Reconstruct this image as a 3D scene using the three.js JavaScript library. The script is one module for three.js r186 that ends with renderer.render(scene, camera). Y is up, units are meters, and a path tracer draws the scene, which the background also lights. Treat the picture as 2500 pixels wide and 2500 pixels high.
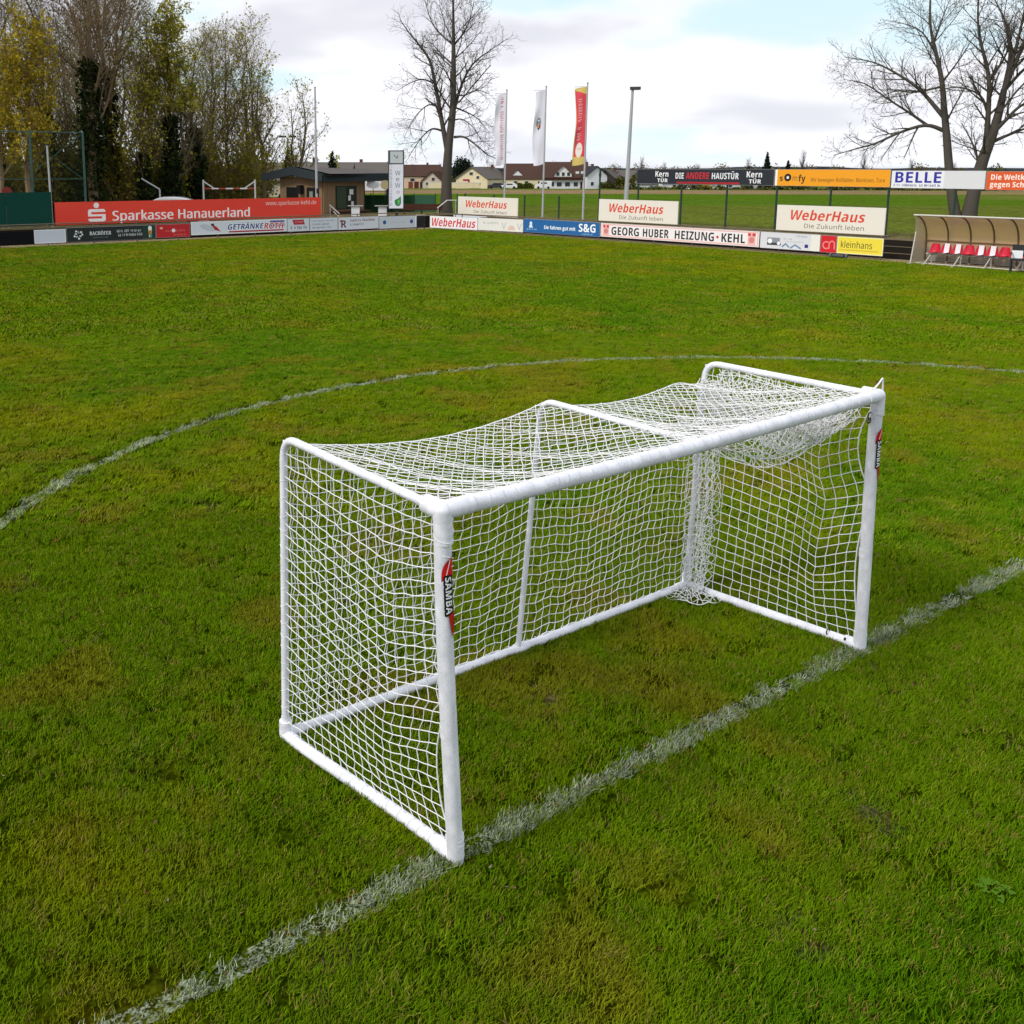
import * as THREE from 'three';
import { mergeGeometries } from 'three/addons/utils/BufferGeometryUtils.js';

// ------------------------------------------------------------------ camera, sky, sun, exposure
const scene = new THREE.Scene();
const camera = new THREE.PerspectiveCamera(66.13, 3141.1 / 3290.2, 0.1, 6000);
camera.setViewOffset(3141.1, 3290.2, 641.1, 790.2, 2500, 2500);
camera.rotation.order = 'YXZ';
camera.position.set(-2.8343, 3.2208, 3.3484);
camera.rotation.set(-0.1741, -0.6383, 0);

const renderer = new THREE.WebGLRenderer({ antialias: true });
renderer.setSize(1024, 1024);
renderer.toneMapping = THREE.LinearToneMapping;
renderer.toneMappingExposure = 1.25;
renderer.shadowMap.enabled = true;

const sun = new THREE.DirectionalLight(new THREE.Color(1, 0.95, 0.87), 1.9);
sun.position.set(-70, 68, -14);
sun.target.position.set(6, 0, -8);
sun.castShadow = true;
sun.shadow.radius = 22;
sun.shadow.mapSize.set(4096, 4096);
Object.assign(sun.shadow.camera, { left: -90, right: 90, top: 90, bottom: -90, near: 1, far: 400 });
scene.add(sun, sun.target);

// ------------------------------------------------------------------ numbers
function mulberry(a) { return () => { a = (a + 0x6d2b79f5) | 0; let t = Math.imul(a ^ (a >>> 15), 1 | a); t = (t + Math.imul(t ^ (t >>> 7), 61 | t)) ^ t; return ((t ^ (t >>> 14)) >>> 0) / 4294967296; }; }
const hash3 = (x, y, z) => { let h = Math.imul(x, 374761393) + Math.imul(y, 668265263) + Math.imul(z, 2147483647 ^ 0x5bd1e995); h = Math.imul(h ^ (h >>> 13), 1274126177); return ((h ^ (h >>> 16)) >>> 0) / 4294967296; };
const sm = (t) => t * t * (3 - 2 * t);
const step = (a, b, x) => { const t = Math.min(1, Math.max(0, (x - a) / (b - a))); return sm(t); };
const mix = (a, b, t) => a + (b - a) * t;
function noise2(x, y, s = 0) {
  const i = Math.floor(x), j = Math.floor(y), u = sm(x - i), v = sm(y - j);
  return mix(mix(hash3(i, j, s), hash3(i + 1, j, s), u), mix(hash3(i, j + 1, s), hash3(i + 1, j + 1, s), u), v);
}
function noise3(x, y, z, s = 0) {
  const k = Math.floor(z), w = sm(z - k);
  return mix(noise2(x, y, s * 57 + k), noise2(x, y, s * 57 + k + 1), w);
}
function fbm2(x, y, o = 4, s = 0) { let a = 0, n = 0, g = 1; for (let k = 0; k < o; k++) { a += g * noise2(x, y, s + k * 7); n += g; g *= 0.5; x = x * 2.03 + 11.3; y = y * 2.03 - 4.7; } return a / n; }
function fbm3(x, y, z, o = 5, s = 0) { let a = 0, n = 0, g = 1; for (let k = 0; k < o; k++) { a += g * noise3(x, y, z, s + k); n += g; g *= 0.52; x = x * 2.03 + 3.1; y = y * 2.03 - 7.7; z = z * 2.03 + 1.9; } return a / n; }

// the sky: a broken layer of bright cloud, pale blue in the gaps, the same all round
{
  const W = 2048, H = 1024, d = new Float32Array(W * H * 4);
  for (let j = 0; j < H; j++) {
    const el = ((j + 0.5) / H - 0.5) * Math.PI, y = Math.sin(el), c = Math.cos(el);
    for (let i = 0; i < W; i++) {
      const az = ((i + 0.5) / W - 0.5) * 2 * Math.PI, x = Math.cos(az) * c, z = Math.sin(az) * c, o = (j * W + i) * 4;
      let r = 0.5, g = 0.52, b = 0.55;
      if (y > -0.02) {
        const yy = Math.max(y, 0), q = 1 / (yy + 0.16), px = x * q * 1.5, pz = z * q * 1.5;
        const n = fbm3(px + 12.9, pz - 6.6, 0.7, 6, 3);
        const cover = step(0.33, 0.50, n);
        const thick = fbm3(px * 0.8 + 9.1, pz * 0.8 + 10, 4.2, 5, 21);
        const belly = step(0.42, 0.66, thick) * step(0.40, 0.56, n);
        const haze = Math.exp(-yy * 7);
        const br = mix(0.50, 0.68, haze), bg = mix(0.71, 0.82, haze), bb = mix(0.82, 0.86, haze);
        const cr = mix(0.84, 0.64, belly), cg = mix(0.84, 0.645, belly), cb = mix(0.88, 0.71, belly);
        r = mix(br, cr, cover); g = mix(bg, cg, cover); b = mix(bb, cb, cover);
        const low = Math.exp(-yy * 16); r = mix(r, 0.76, low * 0.5); g = mix(g, 0.79, low * 0.5); b = mix(b, 0.84, low * 0.5);
      }
      d[o] = r; d[o + 1] = g; d[o + 2] = b; d[o + 3] = 1;
    }
  }
  const t = new THREE.DataTexture(d, W, H, THREE.RGBAFormat, THREE.FloatType);
  t.mapping = THREE.EquirectangularReflectionMapping; t.magFilter = THREE.LinearFilter; t.minFilter = THREE.LinearFilter; t.needsUpdate = true;
  scene.background = t; scene.environment = t;
}

// ------------------------------------------------------------------ small building helpers
const V = (x, y, z) => new THREE.Vector3(x, y, z);
const taken = new Map();
function numbered(n) { const k = taken.get(n) || 0; taken.set(n, k + 1); return k ? n + '_' + String(k).padStart(3, '0') : n; }
function tag(o, label, category, group, kind) { if (label) o.userData.label = label; if (category) o.userData.category = category; if (group) o.userData.group = group; if (kind) o.userData.kind = kind; return o; }
function thing(name, label, category, x = 0, y = 0, z = 0, turn = 0, group) { const g = new THREE.Group(); g.name = numbered(name); g.position.set(x, y, z); g.rotation.y = turn; tag(g, label, category, group); scene.add(g); return g; }
function part(name, geo, mat, parent) { const m = new THREE.Mesh(geo, mat); m.name = parent ? name : numbered(name); m.castShadow = m.receiveShadow = true; (parent || scene).add(m); return m; }
function struct(name, geo, mat) { const m = part(name, geo, mat); m.userData.kind = 'structure'; return m; }
const lin = (r, g, b) => new THREE.Color().setRGB(r, g, b);
const std = (c, rough = 0.8, metal = 0, extra = {}) => new THREE.MeshPhysicalMaterial({ color: Array.isArray(c) ? lin(...c) : new THREE.Color(c), roughness: rough, metalness: metal, specularIntensity: rough >= 0.85 ? 0 : rough >= 0.7 ? 0.12 : 0.6, ...extra });
function box(w, h, d, x = 0, y = 0, z = 0, ry = 0) { const g = new THREE.BoxGeometry(w, h, d); if (ry) g.rotateY(ry); g.translate(x, y, z); return g; }
const join = (...g) => mergeGeometries(g.flat().map((q) => (q.index ? q.toNonIndexed() : q)));
function rod(a, b, r, r2 = r, n = 10) { const d = b.clone().sub(a), g = new THREE.CylinderGeometry(r2, r, d.length(), n); g.translate(0, d.length() / 2, 0); g.applyQuaternion(new THREE.Quaternion().setFromUnitVectors(V(0, 1, 0), d.normalize())); g.translate(a.x, a.y, a.z); return g; }
function plane(w, h) { return new THREE.PlaneGeometry(w, h); }

// collects tubes, leaves and quads into one geometry
class Gather {
  constructor() { this.p = []; this.n = []; this.c = []; this.ix = []; this.k = 0; this.col = null; }
  vert(x, y, z, a, b, c) { this.p.push(x, y, z); this.n.push(a, b, c); if (this.col) this.c.push(this.col[0], this.col[1], this.col[2]); return this.k++; }
  tube(pts, rad, sides, closeEnd) {
    const m = pts.length; let ref = Math.abs(pts[m - 1].y - pts[0].y) > 0.8 * pts[m - 1].distanceTo(pts[0]) ? V(1, 0, 0) : V(0, 1, 0);
    const start = this.k, T = V(), A = V(), B = V();
    for (let i = 0; i < m; i++) {
      T.subVectors(pts[Math.min(m - 1, i + 1)], pts[Math.max(0, i - 1)]).normalize();
      A.copy(ref).addScaledVector(T, -ref.dot(T)).normalize(); B.crossVectors(T, A); ref = A.clone();
      const r = Array.isArray(rad) ? rad[i] : rad;
      for (let s = 0; s < sides; s++) {
        const t = (s / sides) * Math.PI * 2, c = Math.cos(t), q = Math.sin(t), nx = A.x * c + B.x * q, ny = A.y * c + B.y * q, nz = A.z * c + B.z * q;
        this.vert(pts[i].x + nx * r, pts[i].y + ny * r, pts[i].z + nz * r, nx, ny, nz);
      }
    }
    for (let i = 0; i < m - 1; i++) for (let s = 0; s < sides; s++) {
      const a = start + i * sides + s, b = start + i * sides + ((s + 1) % sides), c = a + sides, d = b + sides;
      this.ix.push(a, b, c, b, d, c);
    }
    if (closeEnd) for (const e of [0, m - 1]) {
      T.subVectors(pts[e], pts[e ? m - 2 : 1]).normalize();
      const c0 = this.vert(pts[e].x, pts[e].y, pts[e].z, T.x, T.y, T.z), b0 = start + e * sides;
      for (let s = 0; s < sides; s++) this.ix.push(c0, b0 + s, b0 + ((s + 1) % sides));
    }
  }
  leaf(x, y, z, s, rnd, long = 1.3) {
    const a = rnd() * 6.283, b = Math.acos(2 * rnd() - 1), ux = Math.sin(b) * Math.cos(a), uy = Math.cos(b), uz = Math.sin(b) * Math.sin(a);
    let vx = uy * 0.3 - uz, vy = uz * 0.9 - ux * 0.3, vz = ux - uy * 0.9; const l = Math.hypot(vx, vy, vz) || 1; vx /= l; vy /= l; vz /= l;
    const nx = uy * vz - uz * vy, ny = uz * vx - ux * vz, nz = ux * vy - uy * vx, h = s * 0.5, g = s * long * 0.5;
    const A = this.vert(x - ux * g, y - uy * g, z - uz * g, nx, ny, nz), B = this.vert(x + vx * h, y + vy * h, z + vz * h, nx, ny, nz), C = this.vert(x + ux * g, y + uy * g, z + uz * g, nx, ny, nz), D = this.vert(x - vx * h, y - vy * h, z - vz * h, nx, ny, nz);
    this.ix.push(A, C, B, A, D, C);
  }
  geo() {
    const g = new THREE.BufferGeometry(); g.setAttribute('position', new THREE.Float32BufferAttribute(this.p, 3)); g.setAttribute('normal', new THREE.Float32BufferAttribute(this.n, 3));
    if (this.c.length) g.setAttribute('color', new THREE.Float32BufferAttribute(this.c, 3));
    g.setIndex(this.ix); return g;
  }
}
// a grain texture: values round 1, for colour and for relief
function grain(size, f, seed = 1) {
  const d = new Uint8Array(size * size * 4);
  for (let j = 0; j < size; j++) for (let i = 0; i < size; i++) { const v = f(i / size, j / size, seed), o = (j * size + i) * 4; d[o] = v[0]; d[o + 1] = v[1]; d[o + 2] = v[2]; d[o + 3] = 255; }
  const t = new THREE.DataTexture(d, size, size, THREE.RGBAFormat, THREE.UnsignedByteType); t.wrapS = t.wrapT = THREE.RepeatWrapping; t.magFilter = THREE.LinearFilter; t.minFilter = THREE.LinearMipmapLinearFilter; t.generateMipmaps = true; t.needsUpdate = true; return t;
}
const wrapNoise = (u, v, f, s) => { const i = Math.floor(u * f), j = Math.floor(v * f), a = sm(u * f - i), b = sm(v * f - j), h = (p, q) => hash3(((p % f) + f) % f, ((q % f) + f) % f, s); return mix(mix(h(i, j), h(i + 1, j), a), mix(h(i, j + 1), h(i + 1, j + 1), a), b); };

// ------------------------------------------------------------------ the pitch
// colour of the turf at a place: fresh green with straw-coloured and mossy patches
function turf(x, z) {
  const n = fbm2(x * 0.16 + 5, z * 0.16, 3, 1), m = fbm2(x * 0.75 - 3, z * 0.75 + 8, 4, 11), f = fbm2(x * 2.6, z * 2.6, 3, 31);
  const dry = step(0.44, 0.72, 0.45 * n + 0.4 * m + 0.15 * f), lush = step(0.5, 0.72, fbm2(x * 0.45 + 30, z * 0.45, 3, 51));
  const rust = step(0.56, 0.74, fbm2(x * 1.4 + 17, z * 1.4 + 50, 4, 71));
  let r = mix(0.062, 0.105, dry), g = mix(0.106, 0.116, dry), b = 0.0015;
  r *= mix(1, 0.74, lush); g *= mix(1, 0.92, lush); r = mix(r, 0.125, rust * 0.5); g = mix(g, 0.092, rust * 0.5); b = mix(b, 0.008, rust * 0.5);
  const v = 0.84 + 0.32 * f; return [r * v, g * v, b];
}
const bare = (x, z) => step(0.72, 0.79, fbm2(x * 4.6 + 70, z * 4.6 + 20, 4, 91));
const turfGrain = grain(1024, (u, v) => {
  const a = wrapNoise(u, v, 256, 1), b = wrapNoise(u, v, 96, 2), c = wrapNoise(u, v, 400, 3), e = wrapNoise(u, v, 30, 5);
  let k = 150 + 70 * (a - 0.5) + 60 * (b - 0.5) + 80 * (c - 0.5) + 34 * (e - 0.5); if (a * b > 0.62) k -= 40;
  const y = (wrapNoise(u, v, 60, 9) - 0.5) * 26; k = Math.max(70, Math.min(235, k)); return [Math.min(255, k + y), k, k - 10];
});
turfGrain.colorSpace = THREE.SRGBColorSpace;
const turfBump = grain(1024, (u, v) => { const k = 255 * (0.5 * wrapNoise(u, v, 256, 1) + 0.3 * wrapNoise(u, v, 96, 2) + 0.2 * wrapNoise(u, v, 30, 5)); return [k, k, k]; });
function sheet(x0, x1, z0, z1, nx, nz, colour, height = () => 0, keep = null, uvScale = 5) {
  const p = [], c = [], uv = [], ix = [];
  for (let j = 0; j <= nz; j++) for (let i = 0; i <= nx; i++) { const x = mix(x0, x1, i / nx), z = mix(z0, z1, j / nz); p.push(x, height(x, z), z); c.push(...colour(x, z)); uv.push(x / uvScale, z / uvScale); }
  for (let j = 0; j < nz; j++) for (let i = 0; i < nx; i++) { if (keep && !keep(mix(x0, x1, (i + 0.5) / nx), mix(z0, z1, (j + 0.5) / nz))) continue; const a = j * (nx + 1) + i, b = a + 1, d = a + nx + 1, e = d + 1; ix.push(a, d, b, b, d, e); }
  const g = new THREE.BufferGeometry(); g.setAttribute('position', new THREE.Float32BufferAttribute(p, 3)); g.setAttribute('color', new THREE.Float32BufferAttribute(c, 3)); g.setAttribute('uv', new THREE.Float32BufferAttribute(uv, 2)); g.setIndex(ix); g.computeVertexNormals(); return g;
}
const FAR = 3.0;   // the map averages about a third, so the vertex colours carry the rest
const turfMat = new THREE.MeshPhysicalMaterial({ specularIntensity: 0, vertexColors: true, map: turfGrain, bumpMap: turfBump, bumpScale: 0.03, roughness: 1 });
const mown = (x, z) => { const t = turf(x, z).map((k) => k * 0.45), q = bare(x, z) * 0.8; return [mix(t[0], 0.10, q) * FAR, mix(t[1], 0.072, q) * FAR, mix(t[2], 0.04, q) * FAR]; };
struct('pitch', sheet(-46, 33, -39.8, 46, 316, 343, mown), turfMat);
struct('ground', sheet(-2500, 36, -42.4, 2500, 40, 40, (x, z) => [0.075 * FAR, 0.1 * FAR, 0.01 * FAR], () => -0.012, null, 9), turfMat);

// painted lines, worn: thin sheets of chalk just above the turf
const chalkAlpha = grain(512, (u, v) => { const k = 255 * step(0.41, 0.80, 0.45 * wrapNoise(u, v, 128, 71) + 0.35 * wrapNoise(u, v, 48, 72) + 0.2 * wrapNoise(u, v, 12, 73)); return [k, k, k]; });
const chalk = std([0.24, 0.275, 0.18], 1, 0, { alphaMap: chalkAlpha, transparent: true });
function ribbon(pts, w, y = 0.005) {
  const p = [], uv = [], n = [], ix = []; let L = 0;
  pts.forEach((q, i) => {
    const a = pts[Math.max(0, i - 1)], b = pts[Math.min(pts.length - 1, i + 1)], dx = b[0] - a[0], dz = b[1] - a[1], l = Math.hypot(dx, dz); if (i) L += Math.hypot(q[0] - pts[i - 1][0], q[1] - pts[i - 1][1]);
    const wob = w * (0.46 + 0.14 * (noise2(L * 1.3, 3.3, 5) - 0.5));
    p.push(q[0] - dz / l * wob, y, q[1] + dx / l * wob, q[0] + dz / l * wob, y, q[1] - dx / l * wob); uv.push(L / 0.9, 0, L / 0.9, w / 0.9); n.push(0, 1, 0, 0, 1, 0);
    if (i) { const k = i * 2; ix.push(k - 2, k, k - 1, k, k + 1, k - 1); }
  });
  const g = new THREE.BufferGeometry(); g.setAttribute('position', new THREE.Float32BufferAttribute(p, 3)); g.setAttribute('normal', new THREE.Float32BufferAttribute(n, 3)); g.setAttribute('uv', new THREE.Float32BufferAttribute(uv, 2)); g.setIndex(ix); return g;
}
const along = (x0, z0, x1, z1, s = 0.5) => { const n = Math.ceil(Math.hypot(x1 - x0, z1 - z0) / s), o = []; for (let i = 0; i <= n; i++) o.push([mix(x0, x1, i / n), mix(z0, z1, i / n)]); return o; };
const CX = 6.657, R = 9.15, LW = 0.125;
const arc = (cx, cz, r, a0, a1) => { const o = [], n = Math.ceil(Math.abs(a1 - a0) * r / 0.25); for (let i = 0; i <= n; i++) { const a = mix(a0, a1, i / n); o.push([cx + Math.cos(a) * r, cz + Math.sin(a) * r]); } return o; };
const PEN = -28.35, GL = -38.9;
const lines = { halfway_line: along(-24, 0, 32.2, 0), centre_circle: arc(CX, 0, R, 0.007, Math.PI * 2 - 0.007), penalty_area_line: along(-13.5, PEN, 24.4, PEN), penalty_side_line: along(24.4, PEN - 0.07, 23.2, GL), penalty_arc: arc(CX, PEN + 3.5 - 9.15 + 2.2, 8.6, 0.72, 2.42), goal_area_line: along(12.4, GL, 13.1, -36.4) };
for (const [n, pts] of Object.entries(lines)) struct(n, ribbon(pts, LW), chalk);

// the blades: tufts of short grass thickest where the camera can tell them apart; blades on the lines carry the chalk
{
  const onLine = (x, z) => { const h = Math.abs(z) + 0.02 * (noise2(x * 9, z * 9, 3) - 0.5), c = Math.abs(Math.hypot(x - CX, z) - R) + 0.02 * (noise2(x * 9, z * 9, 4) - 0.5); return Math.min(h, c) < LW / 2 + 0.008; };
  const nearLine = (x, z) => Math.min(Math.abs(z), Math.abs(Math.hypot(x - CX, z) - R), x < 24.5 ? Math.abs(z - PEN) : 9, z < PEN ? Math.abs(x - 24.4 - (z - PEN) * 0.114) : 9) < 0.15;
  const tuft = (rnd, blades, spread, h, w) => {
    const p = [], n = [], ix = []; let k = 0;
    for (let b = 0; b < blades; b++) {
      const a = rnd() * 6.283, q = Math.sqrt(rnd()) * spread, x = Math.cos(a) * q, z = Math.sin(a) * q, t = rnd() < 0.6 ? 0.5 + (rnd() - 0.5) * 1.6 : rnd() * 6.283, hh = h * (0.55 + 0.75 * rnd()), lean = hh * (0.35 + 1.1 * rnd()), lx = Math.cos(t) * lean, lz = Math.sin(t) * lean, f = rnd() * 3.1416, wx = Math.cos(f) * w * (0.6 + 0.7 * rnd()), wz = Math.sin(f) * w * (0.6 + 0.7 * rnd());
      const nx = -wz / w, nz = wx / w;
      p.push(x - wx, -0.004, z - wz, x + wx, -0.004, z + wz, x + lx * 0.4 + wx * 0.8, hh * 0.62, z + lz * 0.4 + wz * 0.8, x + lx * 0.4 - wx * 0.8, hh * 0.62, z + lz * 0.4 - wz * 0.8, x + lx, hh, z + lz);
      for (let i = 0; i < 5; i++) n.push(nx * 0.75, 0.66, nz * 0.75);
      ix.push(k, k + 1, k + 2, k, k + 2, k + 3, k + 3, k + 2, k + 4); k += 5;
    }
    const g = new THREE.BufferGeometry(); g.setAttribute('position', new THREE.Float32BufferAttribute(p, 3)); g.setAttribute('normal', new THREE.Float32BufferAttribute(n, 3)); g.setIndex(ix); return g;
  };
  const mat = new THREE.MeshPhysicalMaterial({ color: 0xffffff, roughness: 0.9, specularIntensity: 0.06 });
  const rings = [[2.2, 9.5, 3300, 0.032, 0.027, 0.0022, 9, 0.85], [9.5, 20.6, 900, 0.06, 0.032, 0.0036, 12, 0.7], [20.6, 62, 110, 0.19, 0.036, 0.009, 22, 0.6]];
  const cam = [-2.83, 3.35], Y = 0.6383 + 0.13, rnd = mulberry(77);
  rings.forEach(([r0, r1, density, spread, h, w, blades, half], ri) => {
    for (let variant = 0; variant < 2; variant++) {
      const count = Math.round(half * (r1 * r1 - r0 * r0) * density / 2), g = tuft(mulberry(5 + ri * 9 + variant), blades, spread, h, w);
      const inst = new THREE.InstancedMesh(g, mat, count), M = new THREE.Matrix4(), Q = new THREE.Quaternion(), S = V(1, 1, 1), P = V(), up = V(0, 1, 0), c = new THREE.Color(); let k = 0;
      for (let i = 0; i < count; i++) {
        const d = Math.sqrt(mix(r0 * r0, r1 * r1, rnd())), a = Y + (rnd() * 2 - 1) * half, x = cam[0] + Math.sin(a) * d, z = cam[1] - Math.cos(a) * d; if (x > 32.8 || z < -39.6) continue;
        const line = onLine(x, z), bp = bare(x, z); if (ri === 2 && nearLine(x, z)) continue; if (ri === 1 && !line && nearLine(x, z) && rnd() < 0.6) continue; if (rnd() < bp * 0.85) continue; const gap = 0.6 * fbm2(x * 17 + 3, z * 23 + 9, 2, 131) + 0.4 * fbm2(x * 4, z * 5, 2, 137); if (ri < 2 && gap < 0.43 && rnd() < 0.85) continue; if (line && fbm2(x * 3 + 9, z * 3, 3, 61) > 0.60 && rnd() < 0.8) continue;
        const t = turf(x, z), clump = fbm2(x * 5 + 40, z * 5, 3, 81), s = 0.45 + 1.0 * clump + 0.2 * rnd(), v = 0.72 + 0.56 * rnd(), young = rnd();
        if (line && rnd() < 0.68) { const q = 0.13 + 0.32 * rnd(); c.setRGB(q * 0.95, q * 1.08, q * 0.72); }
        else if (young < 0.025) c.setRGB(0.24 * v, 0.18 * v, 0.05 * v); else if (young < 0.11) c.setRGB(0.19 * v, 0.21 * v, 0.015 * v); else if (young < 0.12) c.setRGB(0.20 * v, 0.11 * v, 0.03 * v); else c.setRGB(t[0] * 1.6 * v, t[1] * 1.66 * v, t[2] * 1.3 * v);
        S.set(s * (0.9 + 0.3 * rnd()), s * (0.8 + 0.5 * rnd()), s); Q.setFromAxisAngle(up, (rnd() - 0.5) * 2.2); P.set(x, 0, z); M.compose(P, Q, S); inst.setMatrixAt(k, M); inst.setColorAt(k, c); k++;
      }
      inst.count = k; inst.name = numbered('grass'); inst.castShadow = inst.receiveShadow = true;
      tag(inst, ['short green and straw-coloured grass round the white goal', 'short grass inside the far half of the centre circle', 'short grass of the pitch beyond the centre circle'][ri], 'grass', 'mown grass of the pitch', 'stuff'); scene.add(inst);
    }
  });
}

// ------------------------------------------------------------------ the goal
const scuff = grain(256, (u, v) => { const k = 226 + 22 * (wrapNoise(u, v, 8, 41) - 0.5) + 16 * (wrapNoise(u, v, 64, 42) - 0.5) - (wrapNoise(u, v, 40, 43) > 0.9 ? 14 : 0); return [k, k + 1, k + 6]; });
scuff.colorSpace = THREE.SRGBColorSpace;
const pvc = new THREE.MeshPhysicalMaterial({ map: scuff, color: lin(1.04, 1.03, 1.05), roughness: 0.36, specularIntensity: 0.6 });
const cord = std([0.80, 0.80, 0.80], 0.85);
const blackTie = std([0.012, 0.012, 0.012], 0.5);
{
  const LFb = V(0.067, 0.030, 0.03), RFb = V(3.689, 0.030, 0.008), LBb = V(-0.018, 0.024, -1.363), RBb = V(3.62, 0.024, -1.358), MBb = V(1.802, 0.024, -1.345);
  const LFt = V(-0.111, 1.786, 0.118), RFt = V(3.549, 1.796, 0.063), LBt = V(-0.065, 1.813, -1.253), RBt = V(3.604, 1.803, -1.279), MBt = V(1.801, 1.775, -1.19);
  const O = V(1.83, 0, -0.66);
  const goal = thing('football_goal', 'white plastic tube football goal with a loose white net, standing on the chalk line', 'goal', O.x, 0, O.z);
  const put = (name, g, m) => part(name, g.translate(-O.x, 0, -O.z), m, goal);
  const L3 = (a, b, t) => a.clone().lerp(b, t);
  const tubeGeo = (pts, r, sides = 24) => { const G = new Gather(); G.tube(pts, r, sides, true); const g = G.geo(); const n = g.attributes.position.count, uv = new Float32Array(n * 2); let acc = 0; for (let i = 0; i < n; i++) { const k = Math.floor(i / sides); uv[i * 2] = (i % sides) / sides; uv[i * 2 + 1] = k * 0.35; } g.setAttribute('uv', new THREE.BufferAttribute(uv, 2)); return g; };
  const rp = 0.039, rb = 0.033, rh = 0.0215;
  const bow = (a, b, n, f) => { const o = []; for (let i = 0; i <= n; i++) { const t = i / n; o.push(L3(a, b, t).add(f(t))); } return o; };
  const post = (b, t) => put('post', tubeGeo(bow(V(b.x, 0.0, b.z), t, 12, (s) => V(-0.012 * Math.sin(Math.PI * s), 0, 0.004 * Math.sin(6 * s))), rp), pvc);
  const pL = post(LFb, LFt), pR = post(RFb, RFt);
  put('crossbar', tubeGeo(bow(LFt, RFt, 16, (s) => V(0, -0.014 * Math.sin(Math.PI * s), 0)), rp), pvc);
  put('side_ground_bar', tubeGeo(bow(LFb, LBb, 8, (s) => V(0.006 * Math.sin(5 * s), 0, 0)), rb), pvc);
  put('side_ground_bar', tubeGeo(bow(RFb, RBb, 8, () => V(0, 0, 0)), rb), pvc);
  put('back_ground_bar', tubeGeo(bow(LBb, RBb, 12, (s) => V(0, 0, 0.014 * Math.sin(Math.PI * s))), 0.030), pvc);
  const hoop = (b, t, f, out) => {
    const o = [], bend = 0.13, low = L3(t, b, bend / 1.78), fwd = L3(t, f, bend / 1.37);
    for (let i = 0; i <= 8; i++) o.push(L3(b, low, i / 8)); const q = new THREE.QuadraticBezierCurve3(low, t, fwd); for (let i = 1; i < 9; i++) o.push(q.getPoint(i / 9)); for (let i = 0; i <= 6; i++) o.push(L3(fwd, f, i / 6));
    put('hoop', tubeGeo(o, out, 18), pvc);
  };
  hoop(LBb, LBt, LFt, rh); hoop(MBb, MBt, L3(LFt, RFt, 0.497).add(V(0, -0.012, 0)), 0.019); hoop(RBb, RBt, RFt, rh);
  // corner fittings and sleeves
  const elbow = (c, dirs, r) => { const gs = [new THREE.SphereGeometry(r, 20, 14).translate(c.x, c.y, c.z)]; for (const [d, len] of dirs) gs.push(rod(c, c.clone().addScaledVector(d.clone().sub(c).normalize(), len), r, r, 22)); put('corner_fitting', join(gs), pvc); };
  elbow(LFt, [[LFb, 0.15], [RFt, 0.16], [LBt, 0.11]], rp + 0.0035); elbow(RFt, [[RFb, 0.12], [LFt, 0.16], [RBt, 0.1]], rp + 0.0035);
  elbow(LFb, [[LFt, 0.12], [LBb, 0.12]], rp + 0.003); elbow(RFb, [[RFt, 0.1], [RBb, 0.1]], rp + 0.003);
  elbow(LBb, [[LFb, 0.11], [RBb, 0.11], [LBt, 0.09]], rb + 0.003); elbow(RBb, [[RFb, 0.11], [LBb, 0.11], [RBt, 0.09]], rb + 0.003);
  elbow(MBb, [[LBb, 0.05], [RBb, 0.05]], 0.0325);
  for (const [b, t] of [[LFb, LFt], [RFb, RFt]]) put('sleeve', rod(L3(b, t, 0.372).add(V(-0.012, 0, 0)), L3(b, t, 0.405).add(V(-0.012, 0, 0)), rp + 0.0016, rp + 0.0016, 24), pvc);
  put('sleeve', rod(L3(LFt, RFt, 0.40).add(V(0, -0.014, 0)), L3(LFt, RFt, 0.425).add(V(0, -0.014, 0)), rp + 0.0016, rp + 0.0016, 24), pvc);

  // net
  const rnd = mulberry(9), rope = 0.0029;
  function net(name, f, nu, nv, jit = 0.006, zz = 0.007, r = rope, edges = '') {
    const N = [];
    for (let j = 0; j <= nv; j++) { N.push([]); for (let i = 0; i <= nu; i++) { const e = i === 0 || j === 0 || i === nu || j === nv, k = e ? 0.3 : 1, p = f((i + (i && i < nu ? zz * (j % 2 ? 1 : -1) * 5 : 0)) / nu, j / nv); p.x += (rnd() - 0.5) * 2 * jit * k; p.y += (rnd() - 0.5) * 2 * jit * k; p.z += (rnd() - 0.5) * 2 * jit * k; N[j].push(p); } }
    const G = new Gather(), smooth = (a) => { const o = []; a.forEach((p, i) => { o.push(p); if (i < a.length - 1) { const m = p.clone().add(a[i + 1]).multiplyScalar(0.5); m.x += (rnd() - 0.5) * jit * 0.5; m.y += (rnd() - 0.7) * jit * 0.5; m.z += (rnd() - 0.5) * jit * 0.5; o.push(m); } }); return o; };
    for (let j = 0; j <= nv; j++) G.tube(smooth(N[j]), (j === 0 && edges.includes('b')) || (j === nv && edges.includes('t')) ? r * 1.7 : r, 4);
    for (let i = 0; i <= nu; i++) G.tube(smooth(N.map((q) => q[i])), (i === 0 && edges.includes('l')) || (i === nu && edges.includes('r')) ? r * 1.7 : r, 4);
    for (const row of N) for (const p of row) { const k = r * 1.75; G.tube([p.clone().add(V(0, -k, 0)), p.clone(), p.clone().add(V(0, k, 0))], [k * 0.4, k, k * 0.4], 4); }
    return put(name, G.geo(), cord);
  }
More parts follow.
